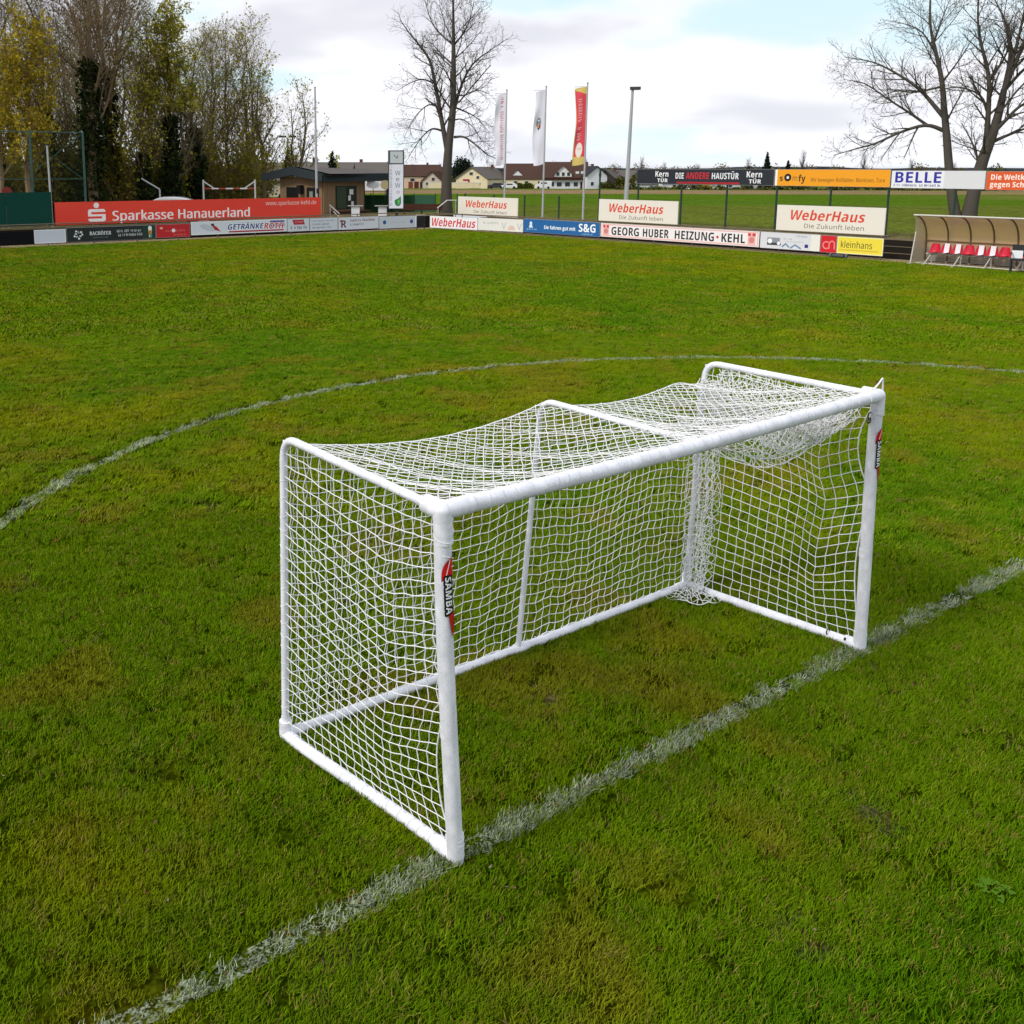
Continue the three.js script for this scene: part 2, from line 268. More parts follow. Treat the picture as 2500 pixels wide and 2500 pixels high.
  // diamond mesh: neighbouring strands meet in turn to the left and to the right
  function diamond(name, f, nu, nv, jit = 0.006, r = rope, edges = '') {
    const G = new Gather(), N = []; for (let j = 0; j <= nv; j++) { N.push([]); for (let i = 0; i <= nu; i++) { const p = f(Math.min(1, Math.max(0, (i + (j % 2 ? 0.5 : 0)) / (nu + 0.5))), j / nv); p.x += (rnd() - 0.5) * 2 * jit; p.y += (rnd() - 0.5) * 2 * jit; p.z += (rnd() - 0.5) * 2 * jit; N[j].push(p); } }
    const soft = (a) => { const o = []; a.forEach((p, i) => { o.push(p); if (i < a.length - 1) { const m = p.clone().lerp(a[i + 1], 0.5); m.y -= jit * 0.4 * rnd(); o.push(m); } }); return o; };
    for (let i = 0; i <= nu; i++) { G.tube(soft(N.map((q) => q[i])), r, 4); G.tube(soft(N.map((q, j) => q[j % 2 ? Math.max(0, i - 1) : i])), r, 4); }
    for (const row of N) for (const p of row) { const k = r * 1.8; G.tube([p.clone().add(V(0, -k, 0)), p.clone(), p.clone().add(V(0, k, 0))], [k * 0.4, k, k * 0.4], 4); }
    for (const [c, j] of [['b', 0], ['t', nv]]) if (edges.includes(c)) G.tube(N[j], r * 1.6, 5);
    return put(name, G.geo(), cord);
  }
  const hang = (u, k) => (u < k ? u / k : (1 - u) / (1 - k));
  const span = (u) => (u < 0.5 ? u * 2 : u * 2 - 1);
  const edgeTop = (u) => { const p = u < 0.5 ? L3(LBt, MBt, u * 2) : L3(MBt, RBt, u * 2 - 1), s = span(u), end = u < 0.5 ? step(0.2, 0, s) * 0.5 : 0, q = Math.pow(Math.sin(Math.PI * Math.min(1, s)), 0.75); p.y -= 0.015 + 0.115 * q + (u > 0.5 ? 0.12 * step(0.75, 1, s) : 0) + end * 0.02; p.z += 0.03 * q; return p; };
  const edgeBottom = (u) => { const p = L3(LBb, RBb, u); p.y = 0.05 + 0.01 * Math.sin(u * 90); return p; };
  net('net', (u, v) => { const p = L3(edgeBottom(u), edgeTop(u), v), b = Math.sin(Math.PI * v); p.z -= 0.035 * b * (0.6 + 0.4 * Math.sin(u * 9)); p.y -= 0.02 * Math.sin(u * 21) * b; p.x += 0.02 * Math.sin(v * 5 + u * 13) * b; return p; }, 50, 25, 0.005, 0.02, rope, 'tb');
  diamond('net', (u, v) => {
    const a = L3(LFt, RFt, u); a.y += 0.012; a.z -= 0.03; const p = L3(a, edgeTop(u), v), s = span(u), q = Math.sin(Math.PI * s); p.y -= 0.10 * q * Math.sin(Math.PI * Math.pow(v, 0.85)) + 0.012 * Math.sin(u * 60 + v * 9) * Math.sin(Math.PI * v); return p;
  }, 52, 31, 0.005);
  net('net', (u, v) => {
    const b = L3(LFb, LBb, u), t = L3(LFt, LBt, u); b.y = 0.055; t.y -= 0.02; const p = L3(b, t, v);
    const pull = v < 0.46 ? 0.115 * Math.pow(Math.sin(Math.PI * v / 0.46), 0.8) : 0.02 * Math.sin(Math.PI * (v - 0.46) / 0.54); p.z -= pull * (1 - u) * (1 - u * 0.3);
    p.x -= 0.012 * Math.sin(Math.PI * u) * Math.sin(Math.PI * v); p.y -= 0.12 * hang(u, 0.3) * Math.min(1, v * 3) * Math.min(1, (1 - v) * 5); return p;
  }, 19, 26, 0.005, 0.02, rope, 'l');
  net('net', (u, v) => {
    const b = L3(RFb, RBb, u), t = L3(RFt, RBt, u); b.y = 0.055; t.y -= 0.02; const p = L3(b, t, v), pv = v < 0.62 ? 0.07 * Math.sin(Math.PI * v / 0.62) : 0.11 * Math.sin(Math.PI * (v - 0.62) / 0.38);
    p.z -= pv * Math.pow(1 - u, 1.5); p.x += (0.07 * Math.sin(Math.PI * u) - 0.05 * Math.exp(-Math.pow((u - 0.22) / 0.1, 2))) * Math.sin(Math.PI * v); p.y -= 0.13 * hang(u, 0.22) * Math.min(1, v * 3.2) * Math.min(1, (1 - v) * 5); return p;
  }, 18, 24, 0.004, 0.008, rope, 'l');
  // slack net gathered round the far hoop, over the top beside it, hanging in a swag, and heaped at its foot
  diamond('gathered_net', (u, v) => { const p = L3(RBb, RBt, v * 0.90 + 0.02); p.z += 0.21 * u + 0.012 * Math.sin(v * 17); p.x += 0.05 * Math.sin(u * 13 + v * 4) - 0.03; p.y += 0.02 * Math.sin(u * 9); return p; }, 8, 46, 0.011);
  net('gathered_net', (u, v) => { const p = L3(RBb, RBt, v * 0.90 + 0.03); p.z += 0.20 * u; p.x += 0.045 * Math.cos(u * 11 + v * 6) - 0.07; return p; }, 8, 32, 0.016, 0.04);
  for (const [dy, lay] of [[0, 0], [-0.04, 1]]) diamond('gathered_net', (u, v) => {
    const h = L3(RBt, RFt, 0.09 + 0.86 * u), w = 0.5 * v * (0.2 + 0.8 * Math.min(1, u + 0.2)), p = V(h.x - w, h.y - 0.03 + dy - (0.24 + 0.1 * lay) * Math.sin(Math.PI * Math.pow(v, 0.8)) * Math.sin(Math.PI * Math.min(1, u * 0.8 + 0.16)) - 0.10 * v, h.z + 0.10 * v * Math.sin(u * 3)); p.y += 0.02 * Math.sin(u * 21 + v * 13); return p;
  }, 20, 20, 0.011);
  for (const lay of [0, 1]) diamond('gathered_net', (u, v) => {
    const a = V(2.45, 1.66, -0.62).lerp(V(3.5, 1.74, -0.12), u), d = (0.36 - 0.05 * lay) * Math.pow(Math.max(0, Math.sin(Math.PI * Math.pow(u, 1.25))), 0.7); a.y -= d * v + 0.02; a.z -= 0.10 * Math.sin(Math.PI * v) * (lay ? -1 : 1) * Math.sin(Math.PI * u); a.x += 0.02 * Math.sin(v * 9 + u * 15); return a;
  }, 22, 11, 0.010, rope, 't');
  net('gathered_net', (u, v) => { const a = -0.35 + 2.3 * u, q = 0.06 + 0.19 * v; return V(3.57 - Math.sin(a) * q * 0.9 - 0.02, 0.022 + 0.035 * (1 - v) + 0.012 * Math.sin(u * 19 + v * 8), -1.28 + Math.cos(a) * q * 1.05); }, 13, 5, 0.012, 0.04, rope, 't');
  net('gathered_net', (u, v) => V(3.6 - 0.05 * u - 0.03 * v, 1.765 + 0.015 * Math.sin(u * 9), -1.12 + 1.05 * u).add(V(0.02 * Math.sin(u * 17), -0.03 * v, 0)), 16, 2, 0.01, 0.04);
  { const G = new Gather(), q = new THREE.CatmullRomCurve3([V(3.5, 1.835, 0.05), V(3.56, 1.87, 0.055), V(3.592, 1.90, 0.06), V(3.6, 1.85, 0.06), V(3.59, 1.70, 0.07)]); G.tube(q.getPoints(14), 0.006, 5); put('net_loop', G.geo(), cord); }
  // lashing of the net round the bars
  const G = new Gather();
  const lash = (a, b, r, n, t0 = 0.04, t1 = 0.96) => { for (let i = 0; i < n; i++) { const t = mix(t0, t1, (i + 0.3 * rnd()) / n), c = L3(a, b, t), d = b.clone().sub(a).normalize(), e = V(0, 1, 0).cross(d).normalize(), f = d.clone().cross(e), o = []; if (e.length() < 0.5) continue; for (let s = 0; s <= 14; s++) { const q = s / 14 * Math.PI * 2; o.push(c.clone().addScaledVector(e, Math.cos(q) * r).addScaledVector(f, Math.sin(q) * r).addScaledVector(d, 0.012 * Math.sin(q + i))); } G.tube(o, 0.0014, 4); } };
  lash(LFt, RFt, rp + 0.001, 40); lash(LFb, LBb, rb + 0.001, 15); lash(LBb, RBb, 0.031, 38); lash(RFb, RBb, rb + 0.001, 6, 0.5, 0.96); lash(LFt, LBt, rh + 0.001, 13); lash(LBb, LBt, rh + 0.001, 17, 0.05, 0.9); lash(RFt, RBt, rh + 0.001, 13);
  const seam = (a, b, r, t, tilt) => { const c = L3(a, b, t), d = b.clone().sub(a).normalize(), e = V(0, 0, 1).cross(d).normalize(), f = d.clone().cross(e), o = []; for (let s = 0; s <= 20; s++) { const q = s / 20 * Math.PI * 2; o.push(c.clone().addScaledVector(e, Math.cos(q) * r).addScaledVector(f, Math.sin(q) * r).addScaledVector(d, tilt * Math.sin(q + t * 30))); } G.tube(o, 0.0016, 4); };
  for (const t of [0.80, 0.85, 0.88, 0.93, 0.06, 0.04]) seam(LFb, LFt, rp + (t > 0.9 || t < 0.1 ? 0.004 : 0.0005), t, 0.035 * (t * 37 % 1)); for (const t of [0.94, 0.05]) seam(RFb, RFt, rp + 0.004, t, 0.02);
  put('lashing', G.geo(), cord).userData.kind = 'stuff';
  const tie = (p, s = 0.016) => put('tie', new THREE.TorusGeometry(s, 0.004, 6, 12).translate(p.x, p.y, p.z), blackTie);
  tie(L3(RFt, RFb, 0.075).add(V(-0.05, 0, -0.02)), 0.022); tie(L3(RFt, RFb, 0.095).add(V(-0.055, 0, -0.02)), 0.014); tie(L3(LFt, LFb, 0.12).add(V(0.045, 0, 0.005)), 0.009); tie(L3(RFb, RBb, 0.17).add(V(-0.02, 0.03, 0.02)), 0.02); tie(L3(RFb, RBb, 0.06).add(V(-0.04, 0.03, 0)), 0.008); tie(L3(LFb, LBb, 0.09).add(V(0.03, 0.05, 0)), 0.014); tie(L3(RBb, RFb, 0.13).add(V(-0.03, 0.02, 0.0)), 0.012);
  // printed badge on each post
  const cv = document.createElement('canvas'); cv.width = 256; cv.height = 768; const c = cv.getContext('2d');
  c.clearRect(0, 0, 256, 768);
  c.fillStyle = '#d3141c'; c.strokeStyle = '#1a0c0e'; c.lineWidth = 12;
  c.beginPath(); c.moveTo(20, 215); c.bezierCurveTo(20, 95, 70, 55, 190, 25); c.lineTo(240, 20); c.lineTo(240, 190); c.lineTo(60, 190); c.closePath(); c.stroke(); c.fill();
  c.beginPath(); c.moveTo(110, 505); c.lineTo(236, 480); c.bezierCurveTo(236, 590, 220, 660, 180, 750); c.closePath(); c.stroke(); c.fill();
  c.fillStyle = '#8f0d14'; c.beginPath(); c.moveTo(190, 520); c.lineTo(236, 490); c.bezierCurveTo(236, 600, 220, 660, 182, 745); c.closePath(); c.fill();
  c.strokeStyle = '#f4f4f6'; c.lineWidth = 14; c.beginPath(); c.moveTo(50, 240); c.lineTo(175, 30); c.stroke();
  c.save(); c.translate(128, 352); c.rotate(Math.PI / 2); c.font = 'bold 128px sans-serif'; c.textAlign = 'center'; c.textBaseline = 'middle'; c.lineJoin = 'round'; c.scale(0.8, 1.2); c.lineWidth = 52; c.strokeStyle = '#131316'; c.strokeText('SAMBA', 0, 0); c.fillStyle = '#f6f6f8'; c.fillText('SAMBA', 0, 0); c.restore();
  const badge = new THREE.CanvasTexture(cv); badge.colorSpace = THREE.SRGBColorSpace;
  const bm = new THREE.MeshStandardMaterial({ map: badge, transparent: true, alphaTest: 0.5, roughness: 0.4 });
  for (const [b, t, own] of [[LFb, LFt, pL], [RFb, RFt, pR]]) {
    const g = new THREE.CylinderGeometry(rp + 0.0012, rp + 0.0012, 0.40, 24, 1, true, -0.62 - 0.42, 1.75), d = t.clone().sub(b).normalize(), p = L3(b, t, 0.775).add(V(-0.0085, 0, 0.002));
    g.applyQuaternion(new THREE.Quaternion().setFromUnitVectors(V(0, 1, 0), d)); g.translate(p.x - O.x, p.y, p.z - O.z); part('badge', g, bm, own);
  }
}

// ------------------------------------------------------------------ land round the pitch
const fieldHeight = (x, z) => { const s = 0.66 * x - 0.75 * z, low = 0.1 + 0.5 * Math.max(step(25, 29, x), step(-46.5, -44.5, z)); return low - 0.0127 * Math.min(275, Math.max(0, s - 58)) * (x > 0 ? 1 : 0); };
const fieldColour = (x, z) => {
  const s = 0.66 * x - 0.75 * z + 9 * (fbm2(x * 0.03, z * 0.03, 2, 5) - 0.5), n = fbm2(x * 0.11, z * 0.11, 4, 15), m = fbm2(x * 0.5, z * 0.5, 3, 19);
  const green = [0.075, 0.135, 0.012], olive = [0.105, 0.130, 0.022], soil = [0.24, 0.17, 0.105], earth = [0.17, 0.13, 0.08], right = step(60, 110, x + z * 0.9);
  let c = olive; const M = (a, b, t) => [mix(a[0], b[0], t), mix(a[1], b[1], t), mix(a[2], b[2], t)];
  c = M(earth, olive, Math.max(step(37.4, 39.4, x + 1.6 * (m - 0.5)), z < -44 ? step(56, 60, s) : 0));
  c = M(c, green, step(74, 84, s + 14 * (n - 0.5)));
  c = M(c, olive, right * step(0.42, 0.6, fbm2(s * 0.06, x * 0.01, 3, 33)));
  c = M(c, [0.19, 0.155, 0.07], right * step(0.52, 0.66, fbm2(s * 0.09 + 7, x * 0.012, 3, 35)) * 0.8);
  c = M(c, soil, step(152, 162, s) * (1 - step(228, 240, s)) * mix(1, 0.75, right)); c = M(c, [0.11, 0.14, 0.03], step(228, 238, s));
  if (x < 30) c = M([0.10, 0.10, 0.035], [0.13, 0.10, 0.06], n);
  const k = FAR * (0.8 + 0.4 * m); return [c[0] * k, c[1] * k, c[2] * k];
};
struct('fields', sheet(-60, 330, -330, 120, 130, 150, fieldColour, fieldHeight, (x, z) => x > 36 || z < -42, 7), turfMat);
{
  const g = sheet(-3000, 3000, -3000, 600, 60, 60, () => [0.09 * FAR, 0.11 * FAR, 0.03 * FAR], (x, z) => -3.1, (x, z) => x > 300 || z < -300, 60); struct('far_fields', g, turfMat);
  const ridge = new Gather(), rn = mulberry(4); const p = []; for (let i = 0; i <= 240; i++) { const a = -0.9 + 3.2 * i / 240, d = 1150 + 200 * Math.sin(i * 0.3); p.push([Math.sin(a) * d, -Math.cos(a) * d, 1.4 + 5.6 * fbm2(i * 0.33, 1, 5, 7)]); }
  const pos = [], ix = []; p.forEach(([x, z, h], i) => { pos.push(x, -4, z, x * 1.01, h * 0.7, z * 1.01, x * 1.03, h, z * 1.03, x * 1.1, -4, z * 1.1); if (i) for (let k = 0; k < 3; k++) { const a = (i - 1) * 4 + k, b = i * 4 + k; ix.push(a, b, a + 1, b, b + 1, a + 1); } });
  const r = new THREE.BufferGeometry(); r.setAttribute('position', new THREE.Float32BufferAttribute(pos, 3)); r.setIndex(ix); r.computeVertexNormals(); struct('hills', r, std([0.04, 0.047, 0.05], 1));
}
const sandy = std([0.30, 0.235, 0.16], 1, 0, { map: turfGrain }); sandy.color.multiplyScalar(2.6);
{ // earth strip under the boards: an L along two sides of the pitch
  const sh = new THREE.Shape([[-46, -39.72], [32.75, -39.72], [32.75, 46], [36.1, 46], [36.1, -42.3], [-46, -42.3]].map(([a, b]) => new THREE.Vector2(a, -b)));
  const g = new THREE.ShapeGeometry(sh); g.rotateX(-Math.PI / 2); const uv = g.attributes.uv; for (let i = 0; i < uv.count; i++) uv.setXY(i, uv.getX(i) / 3, uv.getY(i) / 3); g.translate(0, 0.006, 0); struct('earth_strip', g, sandy);
}
const sleeper = std([0.022, 0.018, 0.015], 0.9), tread = std([0.24, 0.19, 0.13], 1, 0, { map: turfGrain }); tread.color.multiplyScalar(2.2);
{
  const ter = new THREE.Group(); ter.name = 'terrace'; ter.userData.kind = 'structure'; scene.add(ter);
  part('lip', join(box(0.12, 0.4, 62, 36.04, 0.392, -8.2), box(46, 0.4, 0.12, 12, 0.392, -42.04)), tread, ter);
  for (let k = 0; k < 3; k++) {
    const y = 0.2 * (k + 1), x = 34.1 + 0.63 * k, z = -41.05 - 0.4 * k;
    for (let q = 0; q < 12; q++) part('sleeper', box(0.14, 0.25, 4.98, x + 0.07, y - 0.125 - 0.008 * (q % 3), -36 + 5 * q), sleeper, ter);
    for (let q = 0; q < 9; q++) part('sleeper', box(4.98, 0.25, 0.12, -8 + 5 * q, y - 0.125 - 0.006 * (q % 2), z - 0.06), sleeper, ter);
    part('tread', join(box(0.5, 0.15, 62, x + 0.39, y - 0.10, -8.2), box(46, 0.15, 0.3, 12, y - 0.10, z - 0.27)), tread, ter);
  }
}

// ------------------------------------------------------------------ writing on boards
function canvasTex(w, h, draw, ppm = 150) {
  const c = document.createElement('canvas'); c.width = Math.round(Math.min(1800, w * ppm)); c.height = Math.round(h * ppm * Math.min(1, 1800 / (w * ppm))); const x = c.getContext('2d'); x.scale(c.width / w, c.height / h); x.textBaseline = 'middle'; draw(x, w, h);
  const t = new THREE.CanvasTexture(c); t.colorSpace = THREE.SRGBColorSpace; t.anisotropy = 8; return t;
}
function words(c, s, x, y, size, maxW, colour, { bold = true, italic = false, align = 'left', serif = false, outline } = {}) {
  c.save(); c.translate(x, y); c.scale(size / 100, size / 100); c.font = `${bold ? 'bold ' : ''}100px ${serif ? 'serif' : 'sans-serif'}`; c.textAlign = align; const m = c.measureText(s).width * size / 100; if (maxW) c.scale(maxW / m, 1);
  if (italic) c.transform(1, 0, -0.2, 1, 0, 0);
  if (outline) { c.lineWidth = 16; c.lineJoin = 'round'; c.strokeStyle = outline; c.strokeText(s, 0, 0); } c.fillStyle = colour; c.fillText(s, 0, 0); c.restore();
}
// lettering too small to read in the picture: only its rhythm of strokes
function strokes(c, x, y, w, h, colour, seed = 1) { const r = mulberry(seed * 131 + 7); c.fillStyle = colour; let q = x; while (q < x + w) { const l = h * (0.35 + 0.4 * r()); if (r() < 0.16) { q += h * 0.5; continue; } const k = Math.floor(r() * 3); c.fillRect(q, y, h * 0.13, h); if (k) c.fillRect(q + l * 0.5, y + h * 0.25 * k, h * 0.12, h * (1 - 0.25 * k)); c.fillRect(q, y + (k === 1 ? 0 : h * 0.42), l * 0.7, h * 0.14); if (k === 2) c.fillRect(q, y + h * 0.86, l * 0.7, h * 0.14); q += l + h * 0.12; } }
const fill = (c, col, w, h) => { c.fillStyle = col; c.fillRect(0, 0, w, h); };
const alu = std([0.42, 0.42, 0.43], 0.5, 0.3), white = std([0.72, 0.72, 0.74], 0.6), darkBack = std([0.04, 0.04, 0.044], 0.9);
// a flat board or banner between two ground points, printed on the side that faces the pitch
function board(name, label, category, group, [ax, az], [bx, bz], y0, y1, draw, { depth = 0.025, back = alu, rough = 0.55, sag = 0 } = {}) {
  const w = Math.hypot(bx - ax, bz - az), h = y1 - y0, t = thing(name, label, category, (ax + bx) / 2, y0, (az + bz) / 2, -Math.atan2(bz - az, bx - ax), group);
  part('panel', box(w, h, depth, 0, h / 2, -depth / 2), back, t);
  const g = new THREE.PlaneGeometry(w - 0.02, h - 0.02, 24, 4); if (sag) { const p = g.attributes.position; for (let i = 0; i < p.count; i++) { const x = p.getX(i), y = p.getY(i); p.setZ(i, 0.012 + sag * (fbm2(x * 0.9 + ax, y * 1.5 + az, 3, 3) - 0.2)); } g.computeVertexNormals(); }
  g.translate(0, h / 2, sag ? 0.002 : 0.003); part('print', g, new THREE.MeshStandardMaterial({ map: canvasTex(w, h, draw), roughness: rough }), t); return t;
}
const BG = 'boards along the pitch railing', ZL = -40.1, XR = 33.2, left = (x0, x1, y0, y1, n, l, d, o) => board(n, l, 'board', BG, [x0, ZL], [x1, ZL], y0, y1, d, o), rightB = (z0, z1, y0, y1, n, l, d, o) => board(n, l, 'board', BG, [XR, z0], [XR, z1], y0, y1, d, o);
left(11.39, 12.74, 0.1, 0.68, 'advertising_board', 'blank white board on the railing left of the black board', (c, w, h) => { fill(c, '#cfd2de', w, h); c.strokeStyle = '#f2f2f6'; c.lineWidth = 0.03; c.strokeRect(0.015, 0.015, w - 0.03, h - 0.03); });
left(12.77, 16.83, 0.1, 0.72, 'advertising_board', 'black board with a white round ornament, white lettering and a beer glass', (c, w, h) => {
  fill(c, '#0d1414', w, h); c.fillStyle = '#dfe6e4'; for (let k = 0; k < 9; k++) { const a = k * 0.7, r = k % 2 ? 0.11 : 0.17; c.beginPath(); c.arc(0.5 + Math.cos(a) * r, 0.31 + Math.sin(a) * r, 0.05, 0, 7); c.fill(); } c.fillStyle = '#0d1414'; for (let k = 0; k < 6; k++) { c.beginPath(); c.arc(0.5 + Math.cos(k) * 0.12, 0.31 + Math.sin(k) * 0.12, 0.03, 0, 7); c.fill(); }
  words(c, 'BACHÖFER', 1.0, 0.27, 0.22, 0.98, '#f2f5f4', { serif: true }); strokes(c, 1.15, 0.43, 0.7, 0.05, '#9fb0ae', 3); strokes(c, 2.25, 0.15, 1.1, 0.12, '#eef2f1', 5); strokes(c, 2.25, 0.33, 1.35, 0.12, '#eef2f1', 6);
  c.fillStyle = '#0c3024'; c.fillRect(3.45, 0, 0.61, h); c.fillStyle = '#e9dcae'; c.beginPath(); c.moveTo(3.72, 0.12); c.lineTo(3.9, 0.12); c.lineTo(3.87, 0.55); c.lineTo(3.75, 0.55); c.fill(); c.fillStyle = '#c67a28'; c.fillRect(3.74, 0.24, 0.13, 0.2); c.fillStyle = '#fbfbf5'; c.beginPath(); c.arc(3.81, 0.12, 0.09, 0, 7); c.fill(); c.fillStyle = '#3f8d8a'; c.fillRect(3.8, 0.4, 0.1, 0.14);
});
left(16.86, 18.53, 0.13, 0.73, 'advertising_board', 'small red board with a pale line of writing between black and long white boards', (c, w, h) => { fill(c, '#c4111a', w, h); c.fillStyle = '#f2b29a'; c.fillRect(0.18, 0.12, 0.14, 0.09); strokes(c, 0.42, 0.25, 1.0, 0.09, '#e98d86', 8); c.fillStyle = '#f7efe9'; c.beginPath(); c.arc(0.85, 0.29, 0.09, 0, 7); c.fill(); strokes(c, 0.85, 0.45, 0.6, 0.07, '#e98d86', 9); });
left(18.57, 23.7, 0.18, 0.80, 'advertising_board', 'long white board with blue italic lettering and a red bird-like mark', (c, w, h) => {
  fill(c, '#dfe2e8', w, h); c.strokeStyle = '#f6f6f8'; c.lineWidth = 0.04; c.strokeRect(0.02, 0.02, w - 0.04, h - 0.04); c.fillStyle = '#c5ccd4'; c.beginPath(); c.ellipse(0.85, 0.3, 0.4, 0.14, 0.3, 0, 7); c.fill(); c.fillStyle = '#b3202b'; c.beginPath(); c.moveTo(1.02, 0.13); c.lineTo(1.3, 0.26); c.lineTo(1.52, 0.5); c.lineTo(1.22, 0.42); c.fill(); c.fillStyle = '#3a1620'; c.fillRect(1.02, 0.11, 0.16, 0.1);
  c.fillStyle = '#b02a35'; c.fillRect(1.95, 0.5, 3.0, 0.07); words(c, 'GETRÄNKE', 1.88, 0.3, 0.36, 1.95, '#1e2a74', { italic: true, outline: '#f4f5fa' }); c.fillStyle = '#31408f'; c.fillRect(4.2, 0.06, 0.8, 0.3); words(c, 'ROTH', 3.85, 0.31, 0.4, 1.12, '#c33a46', { italic: true, outline: '#f7ecee' });
}, { sag: 0.012 });
left(23.72, 25.0, 0.16, 0.79, 'advertising_board', 'narrow pale board with a red slanted badge above bold black letters', (c, w, h) => { fill(c, '#d9dce4', w, h); c.fillStyle = '#b8202e'; c.beginPath(); c.moveTo(0.28, 0.05); c.lineTo(0.95, 0.05); c.lineTo(1.02, 0.3); c.lineTo(0.38, 0.3); c.fill(); strokes(c, 0.45, 0.12, 0.45, 0.09, '#f1c4c4', 2); strokes(c, 0.2, 0.37, 0.9, 0.14, '#15161c', 4); }, { sag: 0.01 });
left(25.02, 26.7, 0.15, 0.78, 'advertising_board', 'pale board with three lines of small grey writing', (c, w, h) => { fill(c, '#d6dae2', w, h); strokes(c, 0.1, 0.1, 1.4, 0.07, '#8b919e', 11); strokes(c, 0.1, 0.26, 1.2, 0.09, '#5b606c', 12); strokes(c, 0.15, 0.43, 1.1, 0.09, '#5b606c', 13); }, { sag: 0.01 });
left(26.72, 29.26, 0.14, 0.77, 'advertising_board', 'pale board with a big dark red letter mark and two lines of writing', (c, w, h) => { fill(c, '#dadde4', w, h); words(c, 'R', 0.12, 0.34, 0.52, 0.38, '#5e1626'); c.fillStyle = '#c22a34'; c.fillRect(0.1, 0.12, 0.12, 0.1); strokes(c, 0.75, 0.1, 1.55, 0.12, '#6a1b2a', 15); strokes(c, 0.75, 0.31, 0.85, 0.12, '#3a3b45', 16); }, { sag: 0.012 });
left(29.28, 31.78, 0.11, 0.74, 'advertising_board', 'pale grey board with two blue dots, at the corner by the dark gate', (c, w, h) => { fill(c, '#cfd5da', w, h); c.fillStyle = '#20539a'; for (const x of [0.35, 2.15]) { c.beginPath(); c.arc(x, 0.3, 0.11, 0, 7); c.fill(); } strokes(c, 0.75, 0.27, 1.1, 0.07, '#b5bcc4', 18); c.fillStyle = '#f0f2f4'; c.fillRect(2.4, 0.02, 0.06, 0.58); }, { sag: 0.012 });
const bent = (z0, z1, x0, x1, y0, y1, n, l, d, o) => board(n, l, 'board', BG, [x0, z0], [x1, z1], y0, y1, d, o);
bent(-39.8, -36.45, 32.45, 32.86, 0.09, 0.72, 'advertising_board', 'white board on the railing with very large red slanted lettering', (c, w, h) => { fill(c, '#f3f0f0', w, h); words(c, 'WeberHaus', 0.1, 0.32, 0.62, w - 0.22, '#d5333c', { italic: true }); });
bent(-36.43, -33.5, 32.862, 33.2, 0.11, 0.74, 'advertising_board', 'cream board on the railing with faint grey script and two cup outlines', (c, w, h) => { fill(c, '#e9e6dd', w, h); strokes(c, 0.35, 0.18, 1.0, 0.12, '#a9acac', 21); c.strokeStyle = '#b9c0c8'; c.lineWidth = 0.05; for (const x of [1.6, 2.6]) { c.beginPath(); c.moveTo(x, 0.2); c.lineTo(x + 0.13, 0.5); c.lineTo(x + 0.26, 0.2); c.stroke(); } c.fillStyle = '#e3c3b2'; c.beginPath(); c.arc(2.22, 0.56, 0.24, Math.PI, 0); c.fill(); });
rightB(-33.47, -28.57, 0.14, 0.79, 'advertising_board', 'blue board with white slogan and big white letters at its end', (c, w, h) => { fill(c, '#1d63a0', w, h); c.fillStyle = '#dcebf6'; c.beginPath(); c.arc(0.5, 0.2, 0.09, 0, 7); c.fill(); c.beginPath(); c.moveTo(0.36, 0.42); c.lineTo(0.5, 0.1); c.lineTo(0.64, 0.42); c.fill(); strokes(c, 0.15, 0.46, 0.75, 0.07, '#dcebf6', 22); words(c, 'Sie fahren gut mit', 1.38, 0.36, 0.24, 2.05, '#ffffff'); words(c, 'S&G', 3.6, 0.28, 0.52, 1.1, '#ffffff', { outline: '#1d63a0' }); strokes(c, 3.8, 0.54, 0.7, 0.06, '#e6f0f8', 23); });
rightB(-28.52, -20.41, 0.17, 0.79, 'advertising_board', 'long white board with heavy black capitals and a red crest at each end', (c, w, h) => {
  fill(c, '#f4eeed', w, h); c.strokeStyle = '#efb9b4'; c.lineWidth = 0.05; c.strokeRect(0.06, 0.05, w - 0.12, h - 0.1);
  for (const x of [0.14, w - 0.5]) { c.fillStyle = '#f0b3ae'; c.fillRect(x, 0.08, 0.34, 0.46); c.fillStyle = '#cf3a3c'; c.fillRect(x, 0.08, 0.12, 0.12); c.fillRect(x + 0.2, 0.08, 0.14, 0.12); c.fillStyle = '#d9837e'; c.beginPath(); c.arc(x + 0.17, 0.36, 0.12, 0, 7); c.fill(); }
  words(c, 'GEORG', 0.6, 0.33, 0.5, 1.62, '#141418'); words(c, 'HUBER', 2.36, 0.33, 0.5, 1.42, '#141418'); words(c, 'HEIZUNG', 4.05, 0.33, 0.5, 2.02, '#141418'); c.fillStyle = '#cf3a3c'; c.beginPath(); c.arc(6.2, 0.32, 0.06, 0, 7); c.fill(); words(c, 'KEHL', 6.35, 0.33, 0.5, 1.15, '#141418');
});
